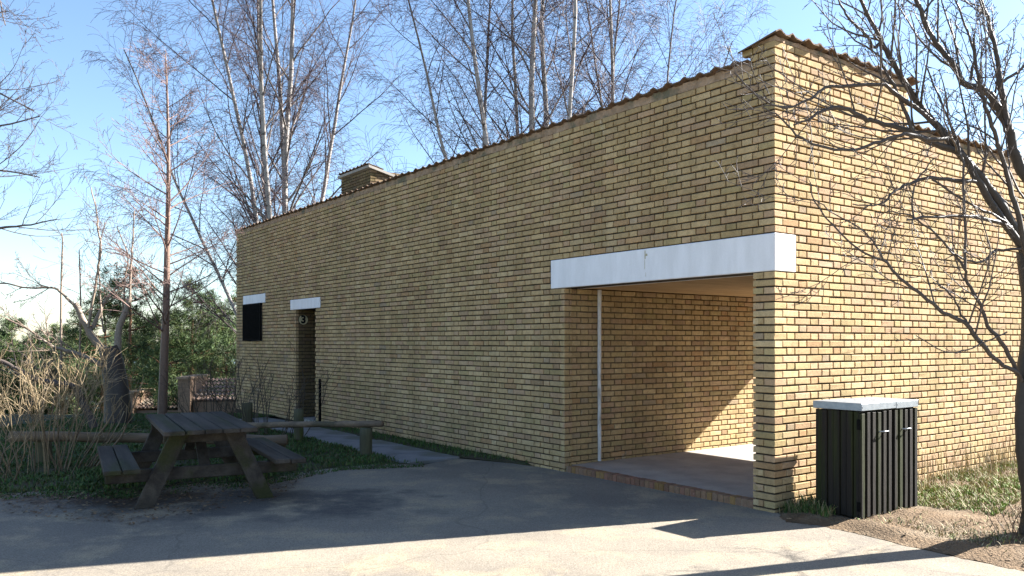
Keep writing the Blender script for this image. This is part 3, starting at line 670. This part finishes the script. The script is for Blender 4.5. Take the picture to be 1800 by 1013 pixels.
# traced limbs: photo points with a depth
def traced(limbs, cfg, seed, kids=True, wk=.9):
    g = Grow(cfg, seed)
    for i0, L in enumerate(limbs):
        pts, wid, Y0, Y1, kn, lv = L
        n = len(pts); P3 = []; rad = []
        for i, (px, py) in enumerate(pts):
            t = i/(n-1); Y = Y0+(Y1-Y0)*t; w = wid[0]*(1-t)+wid[1]*t; w *= 1.0 if w < 12 or i0 == 0 else .8; P3.append(np.array(P(px, py, Y))); rad.append(max(w/F*Y/2*wk, .0022))
        # smooth by Catmull-Rom
        Q = []; Rr = []
        for i in range(n-1):
            p0, p1, p2, p3 = P3[max(i-1, 0)], P3[i], P3[i+1], P3[min(i+2, n-1)]
            for k in range(4):
                t = k/4; Q.append(.5*((2*p1)+(p2-p0)*t+(2*p0-5*p1+4*p2-p3)*t*t+(3*p1-p0-3*p2+p3)*t**3)+g.g.normal(size=3)*.004); Rr.append(rad[i]*(1-t)+rad[i+1]*t)
        Q.append(P3[-1]); Rr.append(rad[-1]); dirs = [norm(b-a) for a, b in zip(Q[:-1], Q[1:])]; dirs = [dirs[0]]+dirs
        g.out.setdefault(lv, []).append((Q, Rr)); tot = sum(float(np.linalg.norm(b-a)) for a, b in zip(Q[:-1], Q[1:]))
        if kids and kn: g.children(Q, dirs, Rr, tot, lv, .22, kn*.85)
    return g
RC = ramp_col([(.003, (.105, .085, .075)), (.008, (.085, .068, .058)), (.03, (.055, .046, .038)), (.15, (.045, .038, .032))])
rcfg = dict(seg=[10, 7, 5, 3], wig=[.05, .10, .13, .12], up=[.0, .05, .05, .05], tip=.35, rmin=.0022, n=[6, 6, 4], t0=[.2, .15, .1], ang=[.7, .75, .8], ratio=[.5, .40, .34], fall=[.3, .3, .3],
            rr=[.45, .6, .7], rcap=[.0095, .0042, .0026], lmax=[1.1, .42, .12])
rl = [([(1822, 962), (1828, 925), (1828, 870), (1816, 790), (1812, 720), (1816, 640), (1820, 520), (1808, 440)], (74, 44), 6.9, 6.9, 0, 0),
      ([(1816, 520), (1830, 420), (1840, 330), (1862, 150), (1875, -60)], (44, 22), 6.9, 7.2, 10, 0),
      ([(1808, 450), (1770, 382), (1735, 327), (1700, 286), (1660, 236), (1620, 190), (1590, 145), (1562, 98), (1546, 66), (1520, 18), (1505, -20)], (34, 6), 6.9, 6.3, 22, 0),
      ([(1550, 72), (1535, 84), (1520, 60), (1495, 36), (1480, 12), (1468, -10)], (9, 4), 6.35, 6.2, 6, 1),
      ([(1800, 440), (1752, 372), (1716, 312), (1690, 272), (1640, 250), (1601, 231), (1542, 215), (1518, 207), (1485, 190), (1450, 192), (1425, 208), (1395, 220)], (24, 4), 6.85, 6.2, 16, 0),
      ([(1672, 243), (1637, 245), (1590, 237), (1550, 247), (1499, 263), (1439, 257), (1400, 237), (1370, 205), (1340, 190)], (12, 3), 6.5, 6.1, 11, 1),
      ([(1641, 215), (1597, 180), (1570, 162), (1554, 148), (1487, 152), (1451, 154), (1425, 172), (1380, 190), (1330, 168), (1290, 128)], (13, 3), 6.5, 6.0, 14, 1),
      ([(1605, 233), (1582, 174), (1558, 130), (1550, 103), (1546, 67), (1518, 8)], (10, 5), 6.5, 6.2, 9, 1),
      ([(1838, 360), (1795, 300), (1779, 253), (1771, 221), (1751, 186), (1736, 162), (1692, 146), (1676, 114), (1645, 75), (1625, 40), (1612, 0), (1600, -30)], (34, 7), 6.95, 6.6, 22, 0),
      ([(1771, 221), (1761, 158), (1747, 71), (1724, 0), (1715, -30)], (17, 7), 6.8, 6.7, 14, 0),
      ([(1706, 140), (1712, 90), (1690, 30), (1672, -20)], (7, 4), 6.7, 6.6, 8, 1),
      ([(1762, 145), (1800, 118), (1840, 80)], (8, 5), 6.75, 6.6, 6, 1),
      ([(1812, 480), (1795, 395), (1775, 328), (1759, 268), (1743, 221), (1728, 174), (1716, 120), (1712, 60)], (18, 5), 6.75, 6.4, 16, 0),
      ([(1796, 668), (1785, 653), (1755, 636), (1724, 604), (1696, 568), (1657, 549), (1621, 521), (1582, 490), (1558, 462), (1530, 450), (1495, 426), (1439, 367), (1424, 320)], (14, 2.5), 6.85, 6.4, 13, 0),
      ([(1558, 462), (1535, 425), (1510, 400), (1470, 378), (1430, 350)], (5, 2.5), 6.5, 6.35, 6, 1),
      ([(1790, 660), (1767, 612), (1736, 572), (1724, 537), (1700, 497), (1694, 470), (1668, 438), (1645, 411), (1600, 380), (1560, 372)], (11, 3), 6.85, 6.5, 11, 0),
      ([(1696, 470), (1697, 400), (1694, 330), (1690, 270), (1660, 190), (1630, 120)], (7, 4), 6.6, 6.6, 9, 1),
      ([(1700, 570), (1680, 530), (1660, 508), (1640, 496)], (6, 3), 6.75, 6.6, 5, 1),
      ([(1805, 438), (1751, 442), (1728, 460), (1700, 458), (1668, 440)], (8, 4), 6.85, 6.6, 6, 1),
      ([(1775, 402), (1763, 395), (1716, 383), (1657, 381), (1594, 387)], (13, 5), 6.8, 6.4, 7, 1),
      ([(1605, 386), (1604, 350), (1612, 318), (1640, 280)], (5, 3), 6.45, 6.4, 5, 1),
      ([(1715, 320), (1692, 318), (1637, 314), (1597, 324), (1570, 339), (1546, 359), (1499, 359)], (12, 3), 6.7, 6.3, 10, 1),
      ([(1640, 315), (1690, 350), (1740, 375), (1770, 392)], (5, 6), 6.6, 6.7, 3, 1),
      ([(1816, 520), (1880, 440), (1960, 360), (2040, 240), (2100, 100), (2140, -60)], (34, 8), 6.9, 6.6, 22, 0),
      ([(1900, 420), (1990, 400), (2090, 370), (2200, 350)], (16, 5), 6.9, 6.3, 14, 0),
      ([(1845, 260), (1900, 160), (1930, 40), (1950, -120)], (20, 7), 7.1, 6.8, 16, 0),
      ([(1820, 560), (1900, 520), (2000, 500), (2120, 480)], (16, 5), 6.9, 7.4, 12, 0),
      ([(1840, 330), (1875, 180), (1890, 20), (1880, -150), (1860, -300)], (18, 6), 7.0, 6.5, 18, 0),
      ([(1770, 585), (1735, 600), (1700, 615), (1660, 618), (1610, 590)], (4, 2.5), 6.8, 6.5, 3, 1)]
rl = [(a, b, c-.5, d-.5, e, f) for a, b, c, d, e, f in rl]
rg = traced(rl[:1], rcfg, 76); _r2 = traced(rl[1:], rcfg, 77, wk=.72)
for _k, _v in _r2.out.items(): rg.out.setdefault(_k, []).extend(_v)
rb = P(1826, 950, 6.4)
build_tree('bare_fruit_tree', 'dark bare tree at the right edge spreading knotty twigs before the wall', 'tree', rg.out, 1, M['bark_col'], M['bark_col'], RC, (rb.x, rb.y, 0.0), None, (10, 6, 4, 4))
# a tree outside the left edge whose twigs reach into the sky
LC = ramp_col([(.003, (.11, .085, .08)), (.03, (.09, .07, .06)), (.2, (.07, .055, .05))])
ll = [([(-330, 800), (-320, 500), (-300, 300), (-290, 0), (-280, -200)], (60, 25), 11, 11, 0, 0),
      ([(-315, 480), (-150, 465), (-60, 430), (0, 402), (40, 398), (100, 386)], (16, 3), 11, 10.6, 10, 0), ([(-310, 400), (-150, 350), (-40, 310), (0, 300), (70, 312)], (14, 3), 11, 10.6, 10, 0),
      ([(-300, 300), (-150, 250), (-60, 225), (0, 222), (70, 205)], (14, 3), 11, 10.5, 11, 0), ([(-300, 200), (-150, 150), (-50, 150), (0, 165), (60, 195)], (13, 3), 11, 10.6, 10, 0),
      ([(-290, 90), (-120, 40), (-40, 30), (15, 20)], (12, 3), 11, 10.6, 8, 0), ([(-290, 20), (-120, -40), (-20, -30), (10, 45)], (11, 3), 11, 10.7, 7, 0)]
lg = traced(ll, dict(rcfg, n=[9, 7, 5], lmax=[1.3, .55, .2], wig=[.05, .07, .09, .1], rcap=[.007, .0038, .0026]), 88, wk=.6)
build_tree('bare_tree', 'bare tree reaching in over the left edge of the sky', 'tree', lg.out, 1, M['bark_col'], M['bark_col'], LC, (P(-330, 0, 11).x, 11, 0.0))
# the pollarded old tree
PC = ramp_col([(.003, (.24, .17, .13)), (.01, (.26, .19, .14)), (.03, (.26, .21, .16)), (.075, (.25, .20, .155)), (.10, (.075, .06, .05)), (.4, (.042, .035, .03))])
pl = [([(207, 757), (207, 735), (206, 700), (200, 650), (192, 612)], (54, 38), 15.5, 15.5, 0, 0), ([(196, 625), (168, 600), (151, 572), (139, 547), (132, 533)], (20, 13), 15.5, 15.4, 0, 0),
      ([(133, 540), (110, 516), (92, 506), (51, 506), (0, 498), (-40, 505)], (6, 2), 15.4, 15.0, 10, 0), ([(155, 575), (164, 524), (172, 477), (177, 434), (172, 403), (170, 375), (160, 330)], (6, 2), 15.4, 15.3, 10, 1),
      ([(160, 582), (177, 547), (185, 529), (208, 503), (240, 470)], (9, 2), 15.5, 15.8, 6, 0), ([(187, 575), (182, 583), (177, 534), (175, 495), (174, 440), (185, 390)], (4, 2), 15.5, 15.6, 5, 1),
      ([(206, 660), (207, 610), (210, 575), (221, 547), (228, 522)], (18, 12), 15.5, 15.6, 0, 0), ([(228, 526), (230, 465), (234, 418), (236, 370)], (5, 2), 15.6, 15.6, 7, 1), ([(216, 550), (220, 490), (224, 450), (206, 400)], (4, 2), 15.6, 15.5, 5, 1),
      ([(195, 650), (169, 637), (141, 624), (108, 614), (87, 606), (51, 580), (10, 560)], (12, 3), 15.5, 14.6, 12, 0),
      ([(107, 650), (107, 560), (108, 500), (110, 430), (108, 410)], (5, 2.5), 15.8, 15.8, 8, 1), ([(141, 628), (141, 560), (141, 500), (139, 440)], (4, 2), 15.5, 15.5, 6, 1)]
pg = traced(pl, dict(rcfg, n=[8, 7, 5], lmax=[1.5, .7, .25], rcap=[.011, .0055, .0042], rmin=.0036, wig=[.05, .06, .1, .1]), 99)
build_tree('pollarded_tree', 'old pollarded tree with sawn pale limbs and thin new shoots', 'tree', pg.out, 1, M['bark_col'], M['bark_col'], PC, (P(207, 757, 15.5).x, 15.5, -0.05), None, (10, 5, 3, 3))
dg_ = traced([([(166, 752), (146, 710), (133, 683), (119, 677), (94, 673), (61, 666), (33, 650), (0, 633), (-40, 605)], (16, 7), 14.4, 13.8, 12, 0)], dict(rcfg, n=[8, 6, 4], lmax=[1.1, .5, .2]), 101)
build_tree('leaning_tree', 'dark leaning bare tree bending left behind the tan shrub', 'tree', dg_.out, 1, M['bark_col'], M['bark_col'], LC, (P(166, 752, 14.4).x, 14.4, -0.03))
# shrubs of bare stems
SHC = ramp_col([(.002, (.34, .26, .165)), (.005, (.30, .23, .15)), (.009, (.18, .13, .09)), (.05, (.12, .09, .06))])
DKC = ramp_col([(.002, (.085, .065, .05)), (.012, (.07, .055, .04)), (.05, (.06, .05, .04))])
def shrub(label, c, spread, h, n, r, seed, colour, lean=(0, 0), kids=(4, 3), group='bare shrubs'):
    cfg = dict(seg=[9, 5, 3], wig=[.11, .16, .16], up=[.05, .06, .04], tip=.5, rmin=.0022, n=list(kids), t0=[.35, .3], ang=[.5, .6], ratio=[.42, .45], fall=[.35, .2], rr=[.6, .6], rcap=[.007, .004], lmax=[.7, .3])
    g = Grow(cfg, seed); c = np.array(c)
    for i in range(n):
        a = g.g.uniform(0, 2*math.pi); q = math.sqrt(g.g.random()); p = c+np.array([math.cos(a)*q*spread*.45, math.sin(a)*q*spread*.35, 0])
        d = norm(np.array([math.cos(a)*q*.55+lean[0], math.sin(a)*q*.4+lean[1], 1.0])); g.branch(p, d, h*g.g.uniform(.6, 1.1), r*g.g.uniform(.7, 1.2), 0)
    t = empty('bare_shrub', tuple(c)); tag(t, label, 'shrub', group)
    fn = lambda rad, cc, sd: np.repeat((colour(rad)*cc[:, None, :])[:, :, None, :], sd, axis=2)
    tint = lambda: np.array((1, .97, .86))*g.g.uniform(.55, 1.2)
    tube_mesh('stems', [([q-c for q in p[0]], p[1], tint()) for p in g.out[0]], M['bark_col'], 5, t, fn)
    tw = tube_mesh('twigs', [([q-c for q in p[0]], p[1], tint()) for lv in (1, 2) for p in g.out.get(lv, [])], M['bark_col'], 3, t, fn); tag(tw, kind='stuff')
shrub('large bare tan shrub of many clipped stems at the left edge', (P(75, 835, 9.6).x, 9.6, 0.0), 1.15, 1.4, 30, .0065, 3, SHC, (.08, 0), (6, 4))
shrub('low arching tan shrub cut off by the left edge of the picture', (P(-30, 845, 9.0).x, 9.0, 0.0), .9, 1.0, 12, .009, 4, SHC, (.15, 0), (4, 3))
shrub('thin bare shrub between the tan shrub and the picnic bench', (P(130, 828, 9.9).x, 9.9, 0.0), .5, 1.3, 12, .011, 6, SHC, (.2, 0), (3, 2))
shrub('dark bare shrub against the wall left of the doorway', (P(470, 745, 13.3).x, 13.3, 0.0), 1.3, 1.25, 30, .008, 8, DKC, (0, 0), (4, 3))
shrub('dark thin saplings by the end of the long wall', (P(385, 740, 15.8).x, 15.8, -.05), 1.6, 1.3, 26, .008, 9, DKC, (0, 0), (3, 3))
shrub('tangled pale bush farther back behind the log rail', (P(60, 720, 19).x, 19, float(terrain_z(-10, 19))), 3.4, 1.5, 26, .010, 10, SHC, (0, 0), (5, 3))
shrub('second pale bush farther back towards the water', (P(-10, 720, 24).x, 24, float(terrain_z(-14, 24))), 4.0, 2.2, 24, .012, 12, SHC, (0, 0), (5, 3))
shrub('thin dark suckers round the foot of the tree at the right edge', (P(1800, 945, 6.45).x, 6.35, 0.04), .5, .28, 26, .003, 21, DKC, (0, 0), (2, 1))
# ------------------------------------------------------------------ pines
PN = [(.045, .080, .020), (.036, .066, .018), (.062, .095, .024), (.026, .050, .016), (.085, .112, .03)]
def pine(label, px, Y, top_py, base_w, seed, dens=1.0, low=.22, dark=1.0):
    g = np.random.default_rng(seed); top = P(px, top_py, Y); zb = float(terrain_z(top.x, Y)); H = top.z-zb
    t = empty('pine_tree', (top.x, Y, zb)); tag(t, label, 'tree', 'pines beyond the lawn')
    tp = []; x = y = 0.0
    for i in range(9): tp.append(np.array((x, y, H*i/8-.1))); x += g.normal()*.04; y += g.normal()*.04
    polys = [(tp, [max(.16*(H/8)*(1-.93*i/8), .012) for i in range(9)])]; tv = []; tc = []
    nw = int(15*H/8)
    for w in range(nw):
        f = low+(1-low)*(w+.5)/nw; z = H*f; prof = min(1.0, (1-f)*2.1+.10)*(.75+.35*g.random()); Lb = base_w*prof
        for k in range(g.integers(4, 7)):
            a = g.uniform(0, 2*math.pi); d = np.array([math.cos(a), math.sin(a), g.uniform(-.05, .35)]); L = Lb*g.uniform(.55, 1.1); p0 = np.array((0, 0, z)); bp = [p0]
            for s in range(4): d = norm(d+g.normal(size=3)*.12+np.array([0, 0, .05])); bp.append(bp[-1]+d*L/4)
            polys.append((bp, [.028, .022, .016, .011, .006]))
            nt_ = max(3, int(L*12*dens))
            for q in range(nt_):
                s = .28+.72*(q+g.random())/nt_; xi = min(s*4, 3.999); i = int(xi); c = bp[i]*(1-(xi-i))+bp[i+1]*(xi-i)+g.normal(size=3)*(.10+.05*L)
                tv.append(c); tc.append(PN[g.integers(0, 5)])
    tube_mesh('trunk', polys[:1], M['pine_bark'], 8, t); tube_mesh('limbs', polys[1:], M['pine_bark'], 3, t)
    c = np.array(tv); K = 26; n = len(c)
    d = g.normal(size=(n, K, 3)); d[..., 2] += .45; d /= np.linalg.norm(d, axis=2, keepdims=True)
    sd = np.cross(d, g.normal(size=(n, K, 3))); sd /= np.linalg.norm(sd, axis=2, keepdims=True)
    ln = g.uniform(.09, .22, (n, K, 1)); w = g.uniform(.0045, .009, (n, K, 1))*max(1.0, Y/30)
    b0 = c[:, None, :]+d*.02
    V = np.stack([b0-sd*w*.6, b0+sd*w*.6, b0+d*ln+sd*w, b0+d*ln-sd*w], 2).reshape(-1, 3)
    C = np.repeat(np.array(tc)*g.uniform(.75, 1.2, (n, 1))*dark, K*4, axis=0)
    link('crown', mesh('crown', V, np.arange(n*K*4).reshape(-1, 4), M['leaf_col'], False, C), t)
for a in (('bushy dark green pine straight behind the pollarded tree', 225, 27, 468, 2.3, 1, 1.1, .2, .85), ('sunlit pine just right of the larch trunk', 335, 30, 497, 2.2, 2, 1.1, .1, 1.1),
          ('yellowish green young pine low behind the larch trunk', 285, 24, 560, 1.6, 3, 1.2, .1, 1.2), ('pine with dense crown beside the left end of the building', 385, 33, 545, 2.4, 4, 1.1, .1, 1.0),
          ('pale pine touching the corner of the building', 420, 38, 520, 2.6, 5, 1.0, .1, 1.1), ('dark pine behind the sawn limbs', 180, 32, 505, 2.2, 6, 1.0, .2, .8),
          ('far pine left of the pollarded tree', 110, 40, 575, 3.0, 7, 1.5, .05, .9), ('far dark pine between the shrub and the water', 65, 36, 590, 2.6, 17, 1.5, .02, .8), ('low far pine behind the tan shrub', 145, 37, 588, 2.6, 18, 1.5, .02, .9), ('far rounded pine near the left edge', 20, 42, 560, 3.2, 8, 1.6, .03, .9), ('far pine cut by the left edge of the picture', -40, 38, 565, 3.0, 9, 1.6, .03, 1.0),
          ('small shaded pine low beside the wall corner', 400, 25, 605, 1.1, 10, 1.3, .05, .7), ('tall thin pine between the larch and the wall', 365, 40, 512, 2.2, 12, 1.0, .15, 1.0), ('young pine low between the two sunlit pines', 310, 36, 560, 2.2, 13, 1.1, .05, 1.1), ('low pine right behind the old trunk', 250, 34, 560, 2.2, 14, 1.1, .05, 1.0)):
    pine(*a)
# ------------------------------------------------------------------ low outbuildings with tiled roofs down the slope
def tiled_roof(t, w, d, z0, z1, name='roof'):               # pantile field, one mesh
    nx = int(w/.11); ny = int(d/.3); v = []; f = []
    for j in range(ny+1):
        for i in range(nx*2+1):
            for e in (0, 1):
                if e == 1 and j == ny: continue
                yy = (j+e)*d/ny; zz = z0+(z1-z0)*(yy/d)+(.0 if e else .03)
                v.append((i*w/(nx*2), yy, zz+.022*math.cos(i*math.pi)))
    k = 0; rows = []
    for j in range(ny):
        a = k; k += 0
    v = []; f = []; S = nx*2+1
    for j in range(ny):
        for e in (0, 1):
            yy = (j+e)*d/ny; zz = z0+(z1-z0)*(yy/d)+(.0 if e else .03)
            for i in range(S): v.append((i*w/(nx*2), yy, zz+.022*math.cos(i*math.pi)))
        b = j*2*S
        for i in range(S-1): f.append((b+i, b+i+1, b+S+i+1, b+S+i))
    o = link(name, mesh(name, v, f, M['old_tile'], False), t); return o
mat_var('old_tile', (0.40, 0.27, 0.20), (0.30, 0.21, 0.16), 4, fine=20, c3=(0.22, 0.18, 0.14))
mat_var('far_brick', (0.34, 0.23, 0.15), (0.26, 0.17, 0.12), 9, (1, 1, 4), fine=25)
def outbuilding(label, loc, rz, w, d, h, rise):
    t = empty('outbuilding', loc, rz); tag(t, label, 'outbuilding', 'low tiled outbuildings down the slope')
    box_part('wall', M['far_brick'], [(0, w, 0.1, d, -1.6, h)], parent=t); tiled_roof(t, w+.2, d+.2, h+.05, h+rise)
    box_part('gable_wall', M['far_brick'], [(-.32, -.02, -.15, d+.1, -1.6, h+rise+.06)], parent=t); box_part('gable_coping', M['mortar_band'], [(-.36, .02, -.2, d+.15, h+rise+.062, h+rise+.12)], parent=t)
outbuilding('tiled outbuilding roof with a tall brick end wall near the corner', (P(338, 700, 21.5).x, 21.5, 0), .12, 3.2, 1.6, -.02, .55)
outbuilding('lower tiled outbuilding roof between the trunks', (P(232, 700, 23).x, 23.2, -.4), .10, 1.6, 1.5, .02, .42)
# ------------------------------------------------------------------ water and far shore
wv = [(-400, 62, -5.6), (120, 62, -5.6), (400, 420, -5.6), (-600, 420, -5.6)]
tag(link('lake', mesh('lake', wv, [(0, 1, 2, 3)], M['water'])), kind='structure')
mat_var('far_wood', (0.045, 0.065, 0.035), (0.065, 0.08, 0.05), 0.08, bs=1.0, bd=2.0, fine=0.5)
v = []; f = []; n = 240
for i in range(n+1):
    x = -500+i*1000/n; hh = 9+6*math.sin(i*.07)+4*math.sin(i*.19+1)+rnd.uniform(0, 3.2); v += [(x, 400, -7), (x, 402, hh*.6-6+rnd.uniform(0, 1)), (x, 425, hh-4), (x, 480, -7)]
for i in range(n):
    for q in range(3): f.append((i*4+q, i*4+4+q, i*4+5+q, i*4+q+1))
o = link('far_shore_forest', mesh('far_shore_forest', v, f, M['far_wood'], True))
tag(o, 'dark wooded far shore across the water', 'forest', kind='stuff')
# ------------------------------------------------------------------ grass and litter
def in_poly(x, y, poly):
    c = np.zeros(len(x), bool); j = len(poly)-1
    for i in range(len(poly)):
        xi, yi = poly[i][:2]; xj, yj = poly[j][:2]
        k = ((yi > y) != (yj > y)) & (x < (xj-xi)*(y-yi)/(yj-yi+1e-12)+xi); c ^= k; j = i
    return c
def blades(name, label, cat, poly, n, h, cols, seed, zf, clump=.5, lean=.5, w=.004, z_up=0.0, flat=0.0, mask=None):
    g = np.random.default_rng(seed); xs_ = [p[0] for p in poly]; ys_ = [p[1] for p in poly]
    x = g.uniform(min(xs_), max(xs_), n*4); y = g.uniform(min(ys_), max(ys_), n*4)
    k = in_poly(x, y, poly); k &= (hnoise(x, y, 2.3)*.5+.5+g.normal(size=len(x))*.18) > clump
    if mask is not None: k &= mask(x, y, g)
    x = x[k][:n]; y = y[k][:n]; n = len(x); z = np.array([zf(a, b) for a, b in zip(x, y)])-.004
    a = g.uniform(0, 2*math.pi, n); hh = h*g.uniform(.4, 1.15, n)*(.7+.5*(hnoise(x, y, 1.7)*.5+.5)); ln = hh*lean*g.uniform(.2, 1.4, n); dx = np.cos(a); dy = np.sin(a); ww = w*g.uniform(.6, 1.4, n)
    hv = hh*(1-flat*g.random(n))
    b0 = np.stack([x-dy*ww, y+dx*ww, z], 1); b1 = np.stack([x+dy*ww, y-dx*ww, z], 1)
    m0 = np.stack([x+dx*ln*.35-dy*ww*.8, y+dy*ln*.35+dx*ww*.8, z+hv*.6], 1); m1 = np.stack([x+dx*ln*.35+dy*ww*.8, y+dy*ln*.35-dx*ww*.8, z+hv*.6], 1); tp = np.stack([x+dx*ln, y+dy*ln, z+hv], 1)
    V = np.stack([b0, b1, m1, m0, tp], 1).reshape(-1, 3); i = np.arange(n)[:, None]*5
    F3 = np.concatenate([i+np.array([0, 1, 2]), i+np.array([0, 2, 3]), i+np.array([3, 2, 4])]); C = np.repeat(np.array(cols)[g.integers(0, len(cols), n)]*g.uniform(.75, 1.2, (n, 1)), 5, axis=0)
    o = link(name, mesh(name, V, F3, M['leaf_col'], False, C)); return tag(o, label, cat, kind='stuff')
GREEN = [(.05, .10, .02), (.07, .13, .025), (.04, .085, .02), (.09, .12, .03)]; DRY = [(.34, .27, .14), (.28, .21, .11), (.40, .33, .19), (.22, .16, .09)]
near_lawn = lp
blades('lawn_grass', 'short green grass and ground cover round the log rails', 'grass', [(-9, 8.3)]+[p for p in lp if p[0] > -9]+[(-9, 19)], 75000, .05, GREEN+[(.11, .10, .04)], 1, lawn_z, .30, .9, .007)
blades('wall_foot_grass', 'dark grass tufts along the foot of the long wall', 'grass', sp, 5000, .07, GREEN, 2, lambda x, y: .03, .3, .6, .005)
vx = [tuple(UV(-1.35, 1.2)[:2]), tuple(UV(-1.2, 2.2)[:2]), tuple(UV(-1.6, 4.0)[:2]), tuple(UV(-2.0, 7.5)[:2]), tuple(UV(-.02, 7.5)[:2]), tuple(UV(-.02, 1.15)[:2]), tuple(UV(-.55, 1.15)[:2])]
blades('verge_grass', 'bright green grass on the verge beside the bin cabinet', 'grass', vx, 32000, .045, [(.16, .26, .035), (.13, .22, .03), (.22, .30, .06), (.30, .28, .12)], 3, verge_z, .42, .7, .005)
blades('dry_grass', 'straw coloured dry grass along the sunlit wall foot', 'grass', vx, 8000, .11, DRY, 4, verge_z, .35, 1.0, .0035, flat=.5)
wf = [tuple(UV(-.45, 1.2)[:2]), tuple(UV(-.5, 6)[:2]), tuple(UV(-.02, 6)[:2]), tuple(UV(-.02, 1.2)[:2])]
blades('dry_stalks', 'tall dry weed stalks against the sunlit wall', 'weeds', wf, 700, .45, DRY, 5, verge_z, .25, .35, .0035)
cf = [tuple(UV(-.5, .06)[:2]), tuple(UV(-.45, .42)[:2]), tuple(UV(-.02, .42)[:2]), tuple(UV(-.02, .03)[:2])]
blades('corner_grass', 'grass tuft between the brick pier and the bin cabinet', 'grass', cf, 900, .12, GREEN+DRY[:2], 6, verge_z, .25, .8, .004)
tv_ = [tuple(G(*p, .05)[:2]) for p in ((1500, 915), (1600, 930), (1720, 960), (1795, 985), (1850, 985), (1850, 880), (1620, 885))]
blades('verge_tufts', 'scattered dry tufts on the bare soil under the tree', 'grass', tv_, 2600, .05, DRY+[(.16, .22, .05)], 8, verge_z, .62, 1.0, .0035, flat=.5)
ev_ = [tuple(G(*p)[:2]) for p in ((0, 858), (0, 880), (220, 878), (450, 858), (600, 828), (745, 822), (745, 812), (600, 815), (450, 840), (220, 858))]
blades('edge_moss', 'moss and creeping weeds spilling over the asphalt edge', 'moss', ev_, 9000, .03, GREEN+[(.10, .08, .04)], 9, lambda x, y: .008, .5, 1.2, .006)
def litter(name, label, poly, n, cols, seed, zf, s=.02, cat='litter'):
    g = np.random.default_rng(seed); x = g.uniform(min(p[0] for p in poly), max(p[0] for p in poly), n*3); y = g.uniform(min(p[1] for p in poly), max(p[1] for p in poly), n*3)
    k = in_poly(x, y, poly); x = x[k][:n]; y = y[k][:n]; V = []; C = []
    for a, b in zip(x, y):
        r = s*g.uniform(.4, 1.3); t = g.uniform(0, 6.3); z = zf(a, b)+.004; c = np.array(cols[g.integers(0, len(cols))])*g.uniform(.7, 1.2); ex = np.array([math.cos(t), math.sin(t), g.uniform(-.3, .3)])*r; ey = np.array([-math.sin(t), math.cos(t), g.uniform(-.4, .4)])*r*.55
        p = np.array([a, b, z+r*.25]); V += [p-ex, p-ey*1.0, p+ex, p+ey]; C += [c]*4
    return tag(link(name, mesh(name, V, np.arange(len(V)).reshape(-1, 4), M['leaf_col'], False, C)), label, cat, kind='stuff')
litter('leaf_litter', 'brown leaf litter scattered below the picnic table', [tuple(G(*p)[:2]) for p in ((0, 905), (230, 925), (480, 880), (560, 835), (300, 840), (0, 858))], 2600, [(.14, .08, .04), (.20, .12, .06), (.08, .05, .03), (.26, .18, .10)], 1, lambda x, y: .006, .019)
litter('soil_litter', 'dead leaves and crumbs on the verge soil', vp[:60]+[tuple(UV(-1.0, 4)[:2]), tuple(UV(-.05, 4)[:2]), tuple(UV(-.05, .1)[:2])], 4000, [(.26, .18, .10), (.34, .25, .15), (.14, .09, .05), (.22, .14, .07)], 2, verge_z, .016)
litter('grit', 'loose grit and bark crumbs strewn over the asphalt', [(-7, 4.8), (5, 4.5), (3, 7.4), (0, 9.6), (-3, 10.2), (-7, 8.2)], 900, [(.10, .08, .06), (.30, .25, .18), (.16, .11, .07)], 3, lambda x, y: .004, .006)
